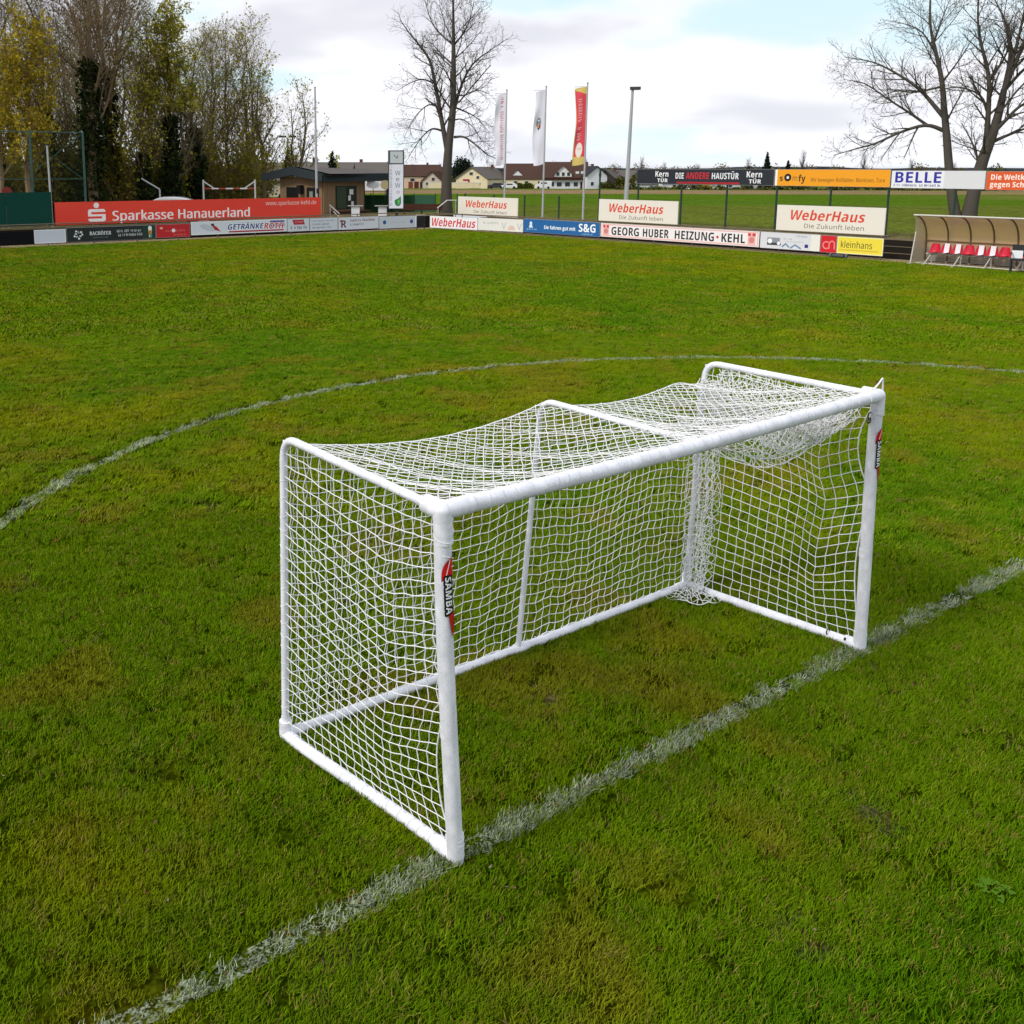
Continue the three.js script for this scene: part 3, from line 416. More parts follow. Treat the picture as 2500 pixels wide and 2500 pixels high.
rightB(-20.37, -17.86, 0.16, 0.79, 'advertising_board', 'pale grey board with a dark machine sketch, blue roof outlines and grey writing', (c, w, h) => { fill(c, '#dcdcdf', w, h); c.fillStyle = '#8e939d'; c.fillRect(0.3, 0.2, 0.55, 0.26); c.fillStyle = '#3c4048'; c.fillRect(0.3, 0.4, 0.6, 0.1); c.fillStyle = '#f4f5f6'; c.beginPath(); c.arc(0.42, 0.34, 0.1, 0, 7); c.arc(0.8, 0.42, 0.07, 0, 7); c.fill(); strokes(c, 1.0, 0.2, 0.35, 0.06, '#8c8f97', 25); strokes(c, 1.1, 0.3, 0.75, 0.05, '#a9abb0', 26); strokes(c, 1.5, 0.06, 0.45, 0.07, '#8c8f97', 27); c.strokeStyle = '#6d8cb0'; c.lineWidth = 0.06; c.beginPath(); c.moveTo(0.95, 0.55); c.lineTo(1.1, 0.42); c.lineTo(1.25, 0.55); c.moveTo(1.3, 0.58); c.lineTo(1.5, 0.44); c.lineTo(1.75, 0.58); c.stroke(); c.fillStyle = '#27277c'; c.fillRect(1.9, 0.4, 0.14, 0.13); c.fillStyle = '#eceadf'; c.fillRect(2.15, 0, 0.36, h); });
rightB(-17.84, -17.22, 0.15, 0.78, 'advertising_board', 'square red board with pale looped letters beside the yellow board', (c, w, h) => { fill(c, '#d3121c', w, h); c.strokeStyle = '#f08a8c'; c.lineWidth = 0.05; c.beginPath(); c.arc(0.22, 0.36, 0.13, 0.8, 5.4); c.moveTo(0.34, 0.5); c.lineTo(0.34, 0.24); c.arc(0.45, 0.3, 0.1, Math.PI, 0); c.lineTo(0.55, 0.5); c.stroke(); });
rightB(-17.2, -15.47, 0.15, 0.78, 'advertising_board', 'bright yellow board with dark slim lowercase lettering', (c, w, h) => { fill(c, '#f2dc3e', w, h); words(c, 'kleinhans', 0.12, 0.29, 0.34, 1.22, '#3c3a22', { bold: false }); c.fillStyle = '#d4bd3c'; c.fillRect(0.08, 0.47, 1.5, 0.05); c.strokeStyle = '#faf3b0'; c.lineWidth = 0.03; c.strokeRect(0.015, 0.015, w - 0.03, h - 0.03); });

// the railing that carries the boards
const railMat = std([0.15, 0.12, 0.085], 0.8);
{
  const a = thing('railing', 'brown tube railing behind the boards at the goal end', 'railing', 10, 0, -40.22);
  for (let x = -6; x <= 31.9; x += 2.0) part('post', rod(V(x - 10, 0, 0), V(x - 10, 0.93, 0), 0.028), railMat, a); for (const y of [0.9, 0.74]) part('rail', rod(V(-18, y, -0.03), V(21.9, y, -0.03), 0.024), railMat, a);
  const b = thing('railing', 'brown tube railing behind the boards along the terrace', 'railing', 33.3, 0, -27);
  for (let z = -39.6; z <= -15; z += 2.0) part('post', rod(V(z < -33.6 ? -0.02 - 0.117 * (-33.6 - z) : 0, 0, z + 27), V(z < -33.6 ? -0.02 - 0.117 * (-33.6 - z) : 0, 0.88, z + 27), 0.028), railMat, b);
  part('rail', rod(V(0.0, 0.86, -6.6), V(0.0, 0.86, 11.6), 0.022), railMat, b); part('rail', rod(V(-0.72, 0.86, -12.7), V(-0.0, 0.86, -6.6), 0.022), railMat, b);
  const gt = thing('gate', 'low dark slatted gate in the corner between the two rows of boards', 'gate', 32.12, 0, -40.15); for (let k = 0; k < 4; k++) part('slat', box(0.56, 0.11, 0.03, 0, 0.14 + 0.15 * k, 0), darkBack, gt); for (const x of [-0.27, 0.27]) part('post', box(0.05, 0.72, 0.05, x, 0.36, -0.04), railMat, gt); part('cap', box(0.62, 0.07, 0.1, 0, 0.75, -0.02), std([0.42, 0.37, 0.28], 0.9), gt);
  const pb = std([0.011, 0.011, 0.012], 0.9);
  for (let k = 0; k < 4; k++) tag(part('dark_panel', box(1.96, 0.5, 0.03, 10.38 - 2 * k, 0.37, -40.1), pb), 'plain black panel on the railing left of the blank white board', 'panel', 'black panels on the railing');
}
// green wire fence with tall posts behind the terrace
const fenceGreen = std([0.018, 0.045, 0.03], 0.6);
{
  const f = thing('wire_fence', 'dark green post and wire fence on top of the terrace', 'fence', 36.5, 0.6, -27); const zs = [-41.6, -39.2, -36.8, -34.3, -31.6, -29.2, -26.72, -24.32, -21.9, -19.5, -17.16, -14.7, -12.2, -9.8];
  zs.forEach((z, i) => part('post', rod(V(0, 0, z + 27), V(0, i < 4 ? 1.2 : 2.55, z + 27), 0.045, 0.045, 8), fenceGreen, f));
  for (const y of [0.1, 0.62, 1.15]) part('wire', rod(V(0.05, y, -14.6), V(0.05, y, 17.2), 0.004, 0.004, 4), fenceGreen, f);
  const BN = 'banners on the fence', cream = std([0.66, 0.63, 0.56], 0.8), ban = (z0, z1, y0, y1, l, d, g = BN, o = {}) => board('banner', l, 'banner', g, [36.42, z0], [36.42, z1], y0, y1, d, { depth: 0.012, back: cream, sag: 0.02, rough: 0.7, ...o });
  const house = (c, w, h) => { fill(c, '#e6e0d3', w, h); words(c, 'WeberHaus', w * 0.13, h * 0.38, h * 0.54, w * 0.7, '#d8452c', { italic: true }); words(c, 'Die Zukunft leben', w * 0.27, h * 0.79, h * 0.24, w * 0.56, '#6d6a66', { bold: false }); };
  ban(-42.1, -37.2, 0.60, 1.63, 'cream banner with red name, hung on the fence beside the bare tree trunk', house); ban(-31.52, -26.78, 0.66, 1.73, 'cream banner with red name, hung under the dark banner', house); ban(-21.78, -17.15, 0.67, 1.72, 'cream banner with red name, hung under the orange banner', house);
  const UP = { depth: 0.03, back: alu, sag: 0, rough: 0.5 };
  ban(-29.26, -22.02, 2.5, 3.18, 'dark high banner with white and red capitals on tall posts', (c, w, h) => { fill(c, '#20242c', w, h); for (const x of [1.05, 5.9]) { words(c, 'Kern', x, 0.22, 0.36, 0.8, '#f3f3f4'); words(c, 'TÜR', x + 0.15, 0.52, 0.24, 0.6, '#f3f3f4'); } words(c, 'DIE', 2.2, 0.3, 0.38, 0.5, '#eeeef0'); words(c, 'ANDERE', 2.8, 0.29, 0.42, 1.25, '#d3222e'); words(c, 'HAUSTÜR', 4.15, 0.3, 0.38, 1.4, '#eeeef0'); c.fillStyle = '#a81c26'; c.fillRect(2.3, 0.57, 3.3, 0.09); }, 'high banners on tall posts', UP);
  ban(-21.98, -17.1, 2.5, 3.17, 'orange high banner with small dark lettering on tall posts', (c, w, h) => { fill(c, '#f2a00c', w, h); c.fillStyle = '#f6f2ea'; c.fillRect(0, 0, 0.1, h); words(c, 's', 0.2, 0.36, 0.34, 0.17, '#241a14'); c.fillStyle = '#16120f'; c.beginPath(); c.arc(0.58, 0.33, 0.16, 0, 7); c.fill(); c.fillStyle = '#f6f2ea'; c.beginPath(); c.arc(0.58, 0.33, 0.06, 0, 7); c.fill(); words(c, 'm', 0.78, 0.36, 0.34, 0.26, '#6b5230', { bold: false }); words(c, 'fy', 1.06, 0.36, 0.38, 0.32, '#241a14'); words(c, 'Wir bewegen Rollläden, Markisen, Tore', 1.6, 0.42, 0.22, 3.1, '#5d3f10', { bold: false }); }, 'high banners on tall posts', UP);
  ban(-17.06, -13.69, 2.48, 3.13, 'white high banner with big blue capitals in front of the twin tree', (c, w, h) => { fill(c, '#e9eaee', w, h); words(c, 'BELLE', 0.08, 0.25, 0.56, 1.8, '#25259a'); strokes(c, 0.1, 0.5, 1.75, 0.09, '#2c2c68', 31); c.fillStyle = '#d9dadc'; c.fillRect(1.95, 0, w - 1.95, h); }, 'high banners on tall posts', UP);
  ban(-13.66, -10.2, 2.46, 3.11, 'red-orange high banner with two lines of white writing', (c, w, h) => { fill(c, '#d9561d', w, h); words(c, 'Die Weltklasse', 0.12, 0.2, 0.26, 1.7, '#fbeee6'); words(c, 'gegen Schmutz', 0.12, 0.46, 0.26, 1.7, '#fbeee6'); }, 'high banners on tall posts', UP);
}
// goal end: green screen, long red banner, tall ball net
{
  board('banner', 'long bright red banner with white lettering, behind the boards at the goal end', 'banner', null, [13.33, -43.02], [27.6, -43.02], 0.68, 1.71, (c, w, h) => {
    fill(c, '#ee3d26', w, h); words(c, 'Sparkasse Hanauerland', 2.65, 0.68, 0.62, 7.35, '#fff6f4', { bold: false }); c.lineWidth = 0.02; c.strokeStyle = '#fff6f4'; words(c, 'Sparkasse Hanauerland', 2.68, 0.68, 0.62, 7.35, '#fff6f4', { bold: false });
    c.fillStyle = '#fdf3f1'; c.beginPath(); c.arc(1.93, 0.17, 0.13, 0, 7); c.fill(); c.beginPath(); c.roundRect(1.52, 0.34, 0.84, 0.58, 0.12); c.fill(); c.fillStyle = '#ee3d26'; c.fillRect(1.68, 0.48, 0.7, 0.1); c.fillRect(1.5, 0.68, 0.68, 0.1);
    words(c, 'www.sparkasse-kehl.de', 10.9, 0.25, 0.3, 3.1, '#fbd9d4', { bold: false });
  }, { depth: 0.012, back: std([0.5, 0.08, 0.05], 0.8), sag: 0.06, rough: 0.6 });
  const gr = thing('green_screen', 'plain dark green windbreak screen left of the long red banner', 'screen', 9.2, 0.66, -43.0); for (let k = 0; k < 4; k++) part('panel', box(2.0, 1.5, 0.02, 3.0 - 2.02 * k, 0.76, 0), std([0.012, 0.062, 0.045], 0.85), gr); part('rail', rod(V(-5, 0.02, 0.02), V(4.05, 0.02, 0.02), 0.02), railMat, gr);
  const bf = thing('ball_net_fence', 'tall green ball-stop fence with wire net in front of the wood', 'fence', 9, 0.1, -46.2), gp = std([0.045, 0.10, 0.085], 0.6);
  for (const x of [-8, -2.4, 4.45, 7.0]) part('post', rod(V(x, 0, 0), V(x, 4.85, 0), 0.06, 0.06, 8), gp, bf);
  part('rail', rod(V(-8, 4.8, 0), V(7, 4.8, 0), 0.025), gp, bf); part('rail', rod(V(-8, 2.6, 0), V(7, 2.6, 0), 0.02), gp, bf); part('brace', rod(V(4.6, 3.0, 0), V(6.9, 4.7, 0), 0.015), gp, bf); part('brace', rod(V(5.6, 3.6, 0.01), V(6.9, 2.6, 0.01), 0.015), gp, bf);
  const G = new Gather(); for (let x = -8; x < 7; x += 0.12) G.tube([V(x, 0.4, 0), V(x, 4.8, 0)], 0.004, 3); for (let y = 0.4; y < 4.8; y += 0.12) G.tube([V(-8, y, 0), V(7, y, 0)], 0.004, 3); const nm = part('wire_net', G.geo(), std([0.02, 0.05, 0.035], 0.7), bf); nm.userData.kind = 'stuff';
  const pl = thing('lamp_post', 'slim grey metal post where the green screen meets the red banner', 'post', 13.25, 0.6, -43.15); part('pole', rod(V(0, 0, 0), V(-0.06, 3.65, 0), 0.05, 0.04, 10), alu, pl); part('cap', box(0.16, 0.05, 0.16, -0.06, 3.66, 0), darkBack, pl);
  const rs = thing('round_sign', 'faded red round sign above the green screen', 'sign', 11.75, 0.1, -44.6); part('plate', new THREE.CylinderGeometry(0.24, 0.24, 0.02, 24).rotateX(Math.PI / 2).translate(0, 2.05, 0), std([0.25, 0.045, 0.04], 0.7), rs); part('pole', rod(V(0, 0, -0.03), V(0, 2.1, -0.03), 0.025), alu, rs);
}

// ------------------------------------------------------------------ flags, lamps, clock
const poleMat = std([0.46, 0.46, 0.48], 0.45, 0.3);
{
  const cloth = (w, h, seed, lean) => { const g = new THREE.PlaneGeometry(w, h, 12, 40), p = g.attributes.position; for (let i = 0; i < p.count; i++) { const x = w / 2 - p.getX(i), y = p.getY(i), t = x / w; p.setX(i, w / 2 - x * (0.92 + 0.1 * Math.sin(y * 1.6 + seed)) - lean * 0); p.setZ(i, t * (0.05 * Math.sin(x * 7 + y * 1.9 + seed) + 0.03 * Math.sin(y * 4.3 + seed * 2))); p.setY(i, y - 0.10 * t * t - (y < -h * 0.4 ? 0.06 * Math.sin(t * 3) : 0)); } g.computeVertexNormals(); return g; };
  const flag = (x, z, label, draw, seed) => {
    const f = thing('flag', label, 'flag', x, 0.6, z, -0.78, 'flags on tall poles behind the fence'); part('pole', rod(V(0, 0, 0), V(0.02, 6.75, 0), 0.055, 0.035, 12), poleMat, f); part('finial', new THREE.SphereGeometry(0.05, 12, 8).translate(0.02, 6.79, 0), poleMat, f);
    part('arm', rod(V(0.02, 6.62, 0), V(-0.62, 6.60, 0), 0.012), poleMat, f);
    const m = new THREE.MeshPhysicalMaterial({ map: canvasTex(0.6, 3.75, draw, 120), roughness: 0.9, side: THREE.DoubleSide }); part('cloth', cloth(0.6, 3.75, seed, 0).translate(-0.31, 4.72, 0), m, f);
  };
  flag(36.95, -38.85, 'white flag with a red vertical line of writing, next to the bare tree', (c, w, h) => { fill(c, '#e4e2ea', w, h); c.save(); c.translate(w * 0.62, 0.2); c.rotate(Math.PI / 2); strokes(c, 0, -0.1, 3.2, 0.17, '#c03a5a', 41); c.restore(); }, 1);
  flag(36.95, -35.9, 'white flag with a small round crest in its middle', (c, w, h) => { fill(c, '#e2e2ec', w, h); c.fillStyle = '#7d8a9a'; c.beginPath(); c.ellipse(w * 0.45, h * 0.43, 0.13, 0.26, 0, 0, 7); c.fill(); c.fillStyle = '#d9a45c'; c.fillRect(w * 0.38, h * 0.44, 0.1, 0.2); c.fillStyle = '#9b3a38'; c.fillRect(w * 0.5, h * 0.46, 0.08, 0.2); c.fillStyle = '#f7f7f7'; c.beginPath(); c.arc(w * 0.45, h * 0.4, 0.05, 0, 7); c.fill(); c.fillStyle = '#33343c'; c.beginPath(); c.moveTo(w * 0.36, h * 0.5); c.lineTo(w * 0.56, h * 0.5); c.lineTo(w * 0.46, h * 0.54); c.fill(); }, 2.4);
  flag(36.95, -33.05, 'red flag with yellow ends and a pale oval near its foot', (c, w, h) => { fill(c, '#d8bf6a', w, h); c.fillStyle = '#dd4a55'; c.beginPath(); c.moveTo(0.02, 0.1); c.lineTo(w - 0.02, 0.35); c.lineTo(w - 0.02, 3.4); c.lineTo(0.06, 3.35); c.fill(); c.save(); c.translate(w * 0.42, 0.55); c.rotate(Math.PI / 2); strokes(c, 0, -0.12, 2.0, 0.22, '#eeb7b5', 45); c.restore(); c.fillStyle = '#e9e2d6'; c.beginPath(); c.ellipse(w * 0.5, 3.05, 0.17, 0.36, 0, 0, 7); c.fill(); c.fillStyle = '#cf5a52'; strokes(c, w * 0.3, 2.95, 0.25, 0.1, '#cf5a52', 46); }, 4.1);
  const fl = thing('floodlight', 'tall slim floodlight mast with one dark lamp box behind the middle cream banner', 'floodlight', 46.1, 0.55, -37.9, -0.87); part('mast', rod(V(-0.12, 0, 0), V(0.02, 7.2, 0), 0.14, 0.075, 12), poleMat, fl); part('lamp_head', box(0.62, 0.16, 0.34, 0.17, 7.27, 0), std([0.05, 0.05, 0.055], 0.5), fl); part('lens', box(0.5, 0.02, 0.26, 0.17, 7.18, 0), std([0.5, 0.5, 0.5], 0.2), fl);
  const f2 = thing('floodlight', 'floodlight mast with a wide twin lamp bar above the wooden hut', 'floodlight', 75.6, 0, -124.5, -0.56); part('mast', rod(V(0, 0, 0), V(0, 7.5, 0), 0.16, 0.1, 10), poleMat, f2); for (const x of [-0.7, 0.7]) part('lamp_head', box(1.1, 0.26, 0.5, x, 7.62, 0), darkBack, f2);
  const f3 = thing('floodlight', 'far floodlight mast with a small pair of lamps right of the twin lamp bar', 'floodlight', 87.9, 0, -140.4, -0.56); part('mast', rod(V(0, 0, 0), V(0, 7.7, 0), 0.16, 0.1, 10), poleMat, f3); for (const x of [-0.5, 0.5]) part('lamp_head', box(0.5, 0.35, 0.4, x, 7.8, 0), alu, f3);
  const fp = thing('flag_pole', 'bare slim grey pole standing in front of the wooden hut', 'pole', 28.3, 0.6, -44.45); part('pole', rod(V(0, 0, 0), V(-0.05, 6.85, 0), 0.075, 0.045, 12), poleMat, fp); part('cap', new THREE.SphereGeometry(0.055, 10, 8).translate(-0.05, 6.87, 0), poleMat, fp); part('winch', box(0.12, 0.25, 0.1, 0, 1.4, 0.09), darkBack, fp);
  const cl = thing('clock_sign', 'tall white sign column with a square clock on top and a green leaf below', 'sign', 31.85, 0.5, -42.0, -0.654);
  part('case', box(0.86, 2.52, 0.22, 0, 1.78, 0), darkBack, cl); part('pillar', box(0.16, 0.6, 0.14, 0.05, 0.28, 0), darkBack, cl);
  const fr = part('face_print', plane(0.78, 2.4).translate(0.0, 1.76, 0.114), new THREE.MeshStandardMaterial({ roughness: 0.4, map: canvasTex(0.78, 2.4, (c, w, h) => { fill(c, '#dfe0e8', w, h); c.fillStyle = '#8d919c'; c.fillRect(0.0, 0, 0.03, h); c.save(); c.translate(0.13, 0.05); c.rotate(Math.PI / 2); strokes(c, 0, -0.06, 2.2, 0.12, '#70747f', 51); c.restore(); words(c, 'W', 0.48, 0.5, 0.36, 0.3, '#6e7683', { align: 'center', bold: false }); words(c, 'e', 0.48, 0.82, 0.34, 0.22, '#6e7683', { align: 'center', bold: false }); words(c, 'W', 0.48, 1.16, 0.36, 0.3, '#6e7683', { align: 'center', bold: false }); words(c, 'o', 0.5, 1.5, 0.28, 0.2, '#6e7683', { align: 'center', bold: false }); c.fillStyle = '#2c7a4c'; c.beginPath(); c.moveTo(0.32, 1.95); c.quadraticCurveTo(0.6, 1.85, 0.64, 1.72); c.quadraticCurveTo(0.74, 2.28, 0.5, 2.28); c.quadraticCurveTo(0.3, 2.28, 0.32, 1.95); c.fill(); c.fillStyle = '#62b23f'; c.beginPath(); c.moveTo(0.45, 1.98); c.quadraticCurveTo(0.62, 1.95, 0.6, 1.85); c.quadraticCurveTo(0.66, 2.2, 0.5, 2.2); c.fill(); c.fillStyle = '#3a6fb0'; c.beginPath(); c.arc(0.62, 2.1, 0.05, 0, 7); c.fill(); }, 220) }), cl);
  const ck = part('clock', box(0.88, 0.74, 0.24, 0, 3.3, 0), std([0.075, 0.085, 0.09], 0.4), cl); part('dial', plane(0.68, 0.62).translate(0.02, 3.3, 0.124), std([0.52, 0.56, 0.56], 0.35), ck); part('hand', box(0.024, 0.25, 0.01, 0, 0.11, 0).rotateZ(0.75).translate(0.03, 3.26, 0.13), darkBack, ck); part('hand', box(0.024, 0.17, 0.01, 0, 0.07, 0).rotateZ(-0.45).translate(0.03, 3.26, 0.132), darkBack, ck);
}
// ------------------------------------------------------------------ the hut with its serving hatch, and what stands round it
{
  const hut = thing('wooden_hut', 'low beige wooden refreshment hut with a dark overhanging roof', 'hut', 30.2, 0.5, -46.75, -0.583);
  const wallM = std([0.25, 0.165, 0.095], 0.85), roofM = std([0.035, 0.045, 0.05], 0.7), roofTop = std([0.13, 0.12, 0.115], 0.9), dark = std([0.012, 0.012, 0.013], 0.4), glass = new THREE.MeshPhysicalMaterial({ color: lin(0.02, 0.022, 0.022), roughness: 0.08 });
  const A = Math.PI * 0.24;   // the gable wall runs back to the left, the long wall back to the right
  const gx = (t) => V(-Math.cos(A) * t, 0, -Math.sin(A) * t), lx = (t) => V(Math.cos(A) * t * 0.97, 0, -Math.sin(A) * t * 0.97);
  const wallBox = (dir, t0, t1, y0, y1, th, off, mat, name, parent = hut) => { const a = dir(t0), b = dir(t1), c = a.clone().add(b).multiplyScalar(0.5), ang = -Math.atan2(b.z - a.z, b.x - a.x), n = V(-(b.z - a.z), 0, b.x - a.x).normalize(); if (n.z < 0) n.negate(); const g = box(a.distanceTo(b), y1 - y0, th, 0, (y0 + y1) / 2, 0); g.rotateY(ang); g.translate(c.x + n.x * off, 0, c.z + n.z * off); return part(name, g, mat, parent); };
  for (let k = 0; k < 10; k++) { wallBox(gx, 0.02 + 0.34 * k, 0.345 + 0.34 * k, 0, 2.2, 0.1, 0.004 * (k % 2), wallM, 'board'); if (k < 10) wallBox(lx, 0.02 + 0.34 * k, 0.345 + 0.34 * k, 0, 2.2, 0.1, 0.004 * (k % 2), wallM, 'board'); }
  wallBox(gx, 1.9, 2.85, 0, 1.62, 0.06, 0.06, dark, 'door'); const wn = wallBox(gx, 0.25, 1.2, 0.7, 1.62, 0.06, 0.06, dark, 'window'); wallBox(gx, 0.33, 1.12, 0.78, 1.54, 0.02, 0.095, glass, 'pane', wn); wallBox(gx, 0.68, 0.95, 0.9, 1.4, 0.01, 0.115, std([0.2, 0.25, 0.2], 0.8), 'poster', wn);
  const h2 = wallBox(lx, 1.0, 2.75, 0.35, 1.7, 0.06, 0.06, dark, 'hatch'); wallBox(lx, 1.06, 1.85, 0.4, 1.64, 0.02, 0.095, std([0.03, 0.05, 0.025], 0.3), 'pane', h2); wallBox(lx, 1.9, 2.68, 0.4, 1.64, 0.02, 0.097, glass, 'pane', h2); wallBox(lx, 2.1, 2.42, 1.2, 1.5, 0.01, 0.118, white, 'notice', h2); wallBox(lx, 2.0, 2.2, 0.85, 1.15, 0.01, 0.118, white, 'notice', h2); wallBox(lx, 2.25, 2.45, 0.5, 0.8, 0.01, 0.118, white, 'notice', h2);
  wallBox(lx, 0.6, 3.5, 0.2, 0.28, 0.5, 0.3, std([0.10, 0.045, 0.03], 0.7), 'counter'); wallBox(gx, 1.45, 1.75, 1.25, 1.75, 0.3, 0.2, dark, 'speaker_box');
  // roof: a shallow gable over the left wall, a long level eave to the right
  const rc = (p, y, out) => V(p.x, y, p.z + out); const roofG = []; const F = (a, b, y0a, y1a, y0b, y1b, out) => { const g = new THREE.BufferGeometry(), q = [[a.x, y0a, a.z], [b.x, y0b, b.z], [b.x, y1b, b.z], [a.x, y1a, a.z]], n = V(-(b.z - a.z), 0, b.x - a.x).normalize(); if (n.z < 0) n.negate(); const p = []; for (const [i, j, k] of [[0, 1, 2], [0, 2, 3]]) for (const t of [i, j, k]) p.push(q[t][0] + n.x * out, q[t][1], q[t][2] + n.z * out); for (const [i, j, k] of [[0, 2, 1], [0, 3, 2]]) for (const t of [i, j, k]) p.push(q[t][0] + n.x * (out - 0.1), q[t][1], q[t][2] + n.z * (out - 0.1)); g.setAttribute('position', new THREE.Float32BufferAttribute(p, 3)); g.computeVertexNormals(); return g; };
  const e0 = gx(-0.55), apex = gx(1.9), e1 = gx(4.4), r0 = lx(-0.55), r1 = lx(5.6);
  part('fascia', F(e1, apex, 1.95, 2.38, 2.32, 2.82, 0.62), roofM, hut); part('fascia', F(apex, e0, 2.32, 2.82, 1.98, 2.42, 0.62), roofM, hut); part('fascia', F(r0, r1, 1.96, 2.42, 1.96, 2.42, 0.62), roofM, hut);
  { const p = [], back = V(0, 0, -6.5), tri = (a, b, c) => p.push(a.x, a.y, a.z, b.x, b.y, b.z, c.x, c.y, c.z), up = (v, y, o) => V(v.x, y, v.z + (o || 0.6)); const a = up(e1, 2.37), b = up(apex, 2.80), c = up(e0, 2.41), d = up(r1, 2.41), bb = b.clone().add(V(4.4, -0.15, -4.2)), dd = d.clone().add(V(-1, 0.25, -4)), aa = a.clone().add(V(4, 0, -4)); tri(a, bb, b); tri(a, aa, bb); tri(b, bb, c); tri(c, bb, d); tri(d, bb, dd); const g = new THREE.BufferGeometry(); g.setAttribute('position', new THREE.Float32BufferAttribute(p, 3)); g.computeVertexNormals(); part('roof', g, roofTop, hut); const g2 = g.clone().translate(0, -0.12, 0); part('soffit', g2, std([0.06, 0.045, 0.035], 0.9), hut); }
  wallBox(lx, 3.42, 3.5, 0, 2.0, 0.12, 0.0, dark, 'corner_post'); wallBox(lx, 5.2, 5.55, 0.9, 2.0, 0.12, 0.3, roofM, 'porch_post'); wallBox(lx, 5.32, 5.42, 0, 0.9, 0.1, 0.3, roofM, 'porch_post');
  for (const [x, z] of [[30.62, -44.1], [31.75, -43.1]]) { const t = thing('standing_table', 'standing table with a thin grey top and white box foot beside the hut', 'table', x, 0.5, z, -0.6, 'standing tables by the hut'); part('top', box(0.85, 0.04, 0.5, 0, 0.66, 0), std([0.36, 0.36, 0.33], 0.7), t); part('foot', box(0.46, 0.56, 0.34, 0, 0.34, 0), white, t); part('base', box(0.5, 0.06, 0.4, 0, 0.03, 0), darkBack, t); }
  const hr = thing('handrail', 'slanted pale handrail of the steps beside the hut', 'handrail', 29.3, 0.2, -44.2, -0.6); for (const [a, b] of [[0, 0], [0.22, -0.16]]) part('rail', rod(V(-0.3 + a, 1.05 + b * 2.4, 0), V(0.25 + a, 0.55 + b * 2.4, 0), 0.03), std([0.6, 0.58, 0.52], 0.5), hr); part('post', rod(V(-0.25, 0, 0), V(-0.25, 1.0, 0), 0.025), alu, hr);
  const bn = thing('wooden_barrier', 'low dark red-brown barrier left of the bare tree trunk', 'barrier', 34.9, 0.5, -43.55, -0.68); for (const y of [0.42, 0.6]) part('plank', box(2.4, 0.17, 0.05, 0, y, 0), std([0.075, 0.03, 0.022], 0.8), bn); for (const x of [-1, 0, 1]) part('post', box(0.09, 0.7, 0.09, x, 0.35, -0.06), std([0.06, 0.03, 0.02], 0.8), bn);
  const hr2 = thing('handrail', 'slanted light metal handrail at the foot of the bare tree', 'handrail', 36.0, 0.3, -42.6, -0.7); part('rail', rod(V(-0.55, 0.65, 0), V(0.0, 1.1, 0), 0.03), std([0.62, 0.62, 0.6], 0.4, 0.3), hr2); part('rail', rod(V(0.0, 1.1, 0), V(0.55, 1.1, 0), 0.03), std([0.62, 0.62, 0.6], 0.4, 0.3), hr2); for (const x of [-0.5, 0.5]) part('post', rod(V(x, 0, 0), V(x, x < 0 ? 0.7 : 1.1, 0), 0.025), alu, hr2);
  const gs = thing('mesh_panel_fence', 'dark green windbreak mesh on a fence behind the clock sign', 'fence', 35.8, 0.4, -47.6, -0.66); for (let k = 0; k < 4; k++) part('panel', box(1.3, 1.15, 0.02, -1.95 + 1.32 * k, 0.62, 0), std(k === 3 ? [0.05, 0.13, 0.08] : [0.02, 0.06, 0.025], 0.85), gs); for (let k = 0; k < 6; k++) part('post', rod(V(-2.6 + 1.32 * k, 0, 0.02), V(-2.6 + 1.32 * k, 1.3, 0.02), 0.03), fenceGreen, gs);
  for (const [x, z, l, m] of [[33.85, -46.85, 'white oval sign plate hanging under the porch roof of the hut', white], [34.4, -46.4, 'round yellowish sign plate under the porch roof beside the oval sign', std([0.42, 0.36, 0.2], 0.7)]]) { const o = thing('oval_sign', l, 'sign', x, 0.5, z, -0.62); part('plate', new THREE.CylinderGeometry(0.3, 0.3, 0.02, 28).rotateX(Math.PI / 2).scale(m === white ? 1.35 : 0.9, m === white ? 0.7 : 0.9, 1).translate(0, 1.75, 0), m, o); part('hanger', rod(V(0, 1.9, 0), V(0, 2.05, 0), 0.012), darkBack, o); part('post', rod(V(0, 0, -0.03), V(0, 1.75, -0.03), 0.02), darkBack, o); }
  // football nets frame and bent lamp behind the red banner
  const gf = thing('practice_goal_frame', 'white practice goal frame with slanted corner braces above the red banner', 'frame', 26.6, 0.1, -51.2, -0.49); const fm = std([0.6, 0.6, 0.6], 0.5);
  for (const s of [-1, 1]) { part('post', rod(V(1.5 * s, 0, 0), V(1.5 * s, 2.45, 0), 0.055), fm, gf); part('brace', rod(V(1.48 * s, 2.35, 0), V(0.85 * s, 1.92, 0), 0.04), fm, gf); }
  for (let k = 0; k < 7; k++) part('bar_section', rod(V(-1.45 + 0.4143 * k, 1.93, 0), V(-1.45 + 0.4143 * (k + 1), 1.93, 0), 0.05), k % 2 ? fm : std([0.34, 0.05, 0.04], 0.6), gf);
  const bl = thing('bent_post', 'grey metal post with a slanted arm rising behind the red banner', 'post', 22.2, 0.1, -51.2, -0.45); part('pole', rod(V(0, 0, 0), V(0, 1.95, 0), 0.05), alu, bl); part('arm', rod(V(0, 1.95, 0), V(-0.98, 2.55, 0), 0.045), alu, bl);
  // parked white car: only its roof rises over the red banner
  const car = thing('parked_car', 'white parked car whose roof shows over the long red banner', 'car', 22.3, 0.1, -50.3, -0.5), paint = new THREE.MeshPhysicalMaterial({ color: lin(0.7, 0.7, 0.7), roughness: 0.3, clearcoat: 0.6 });
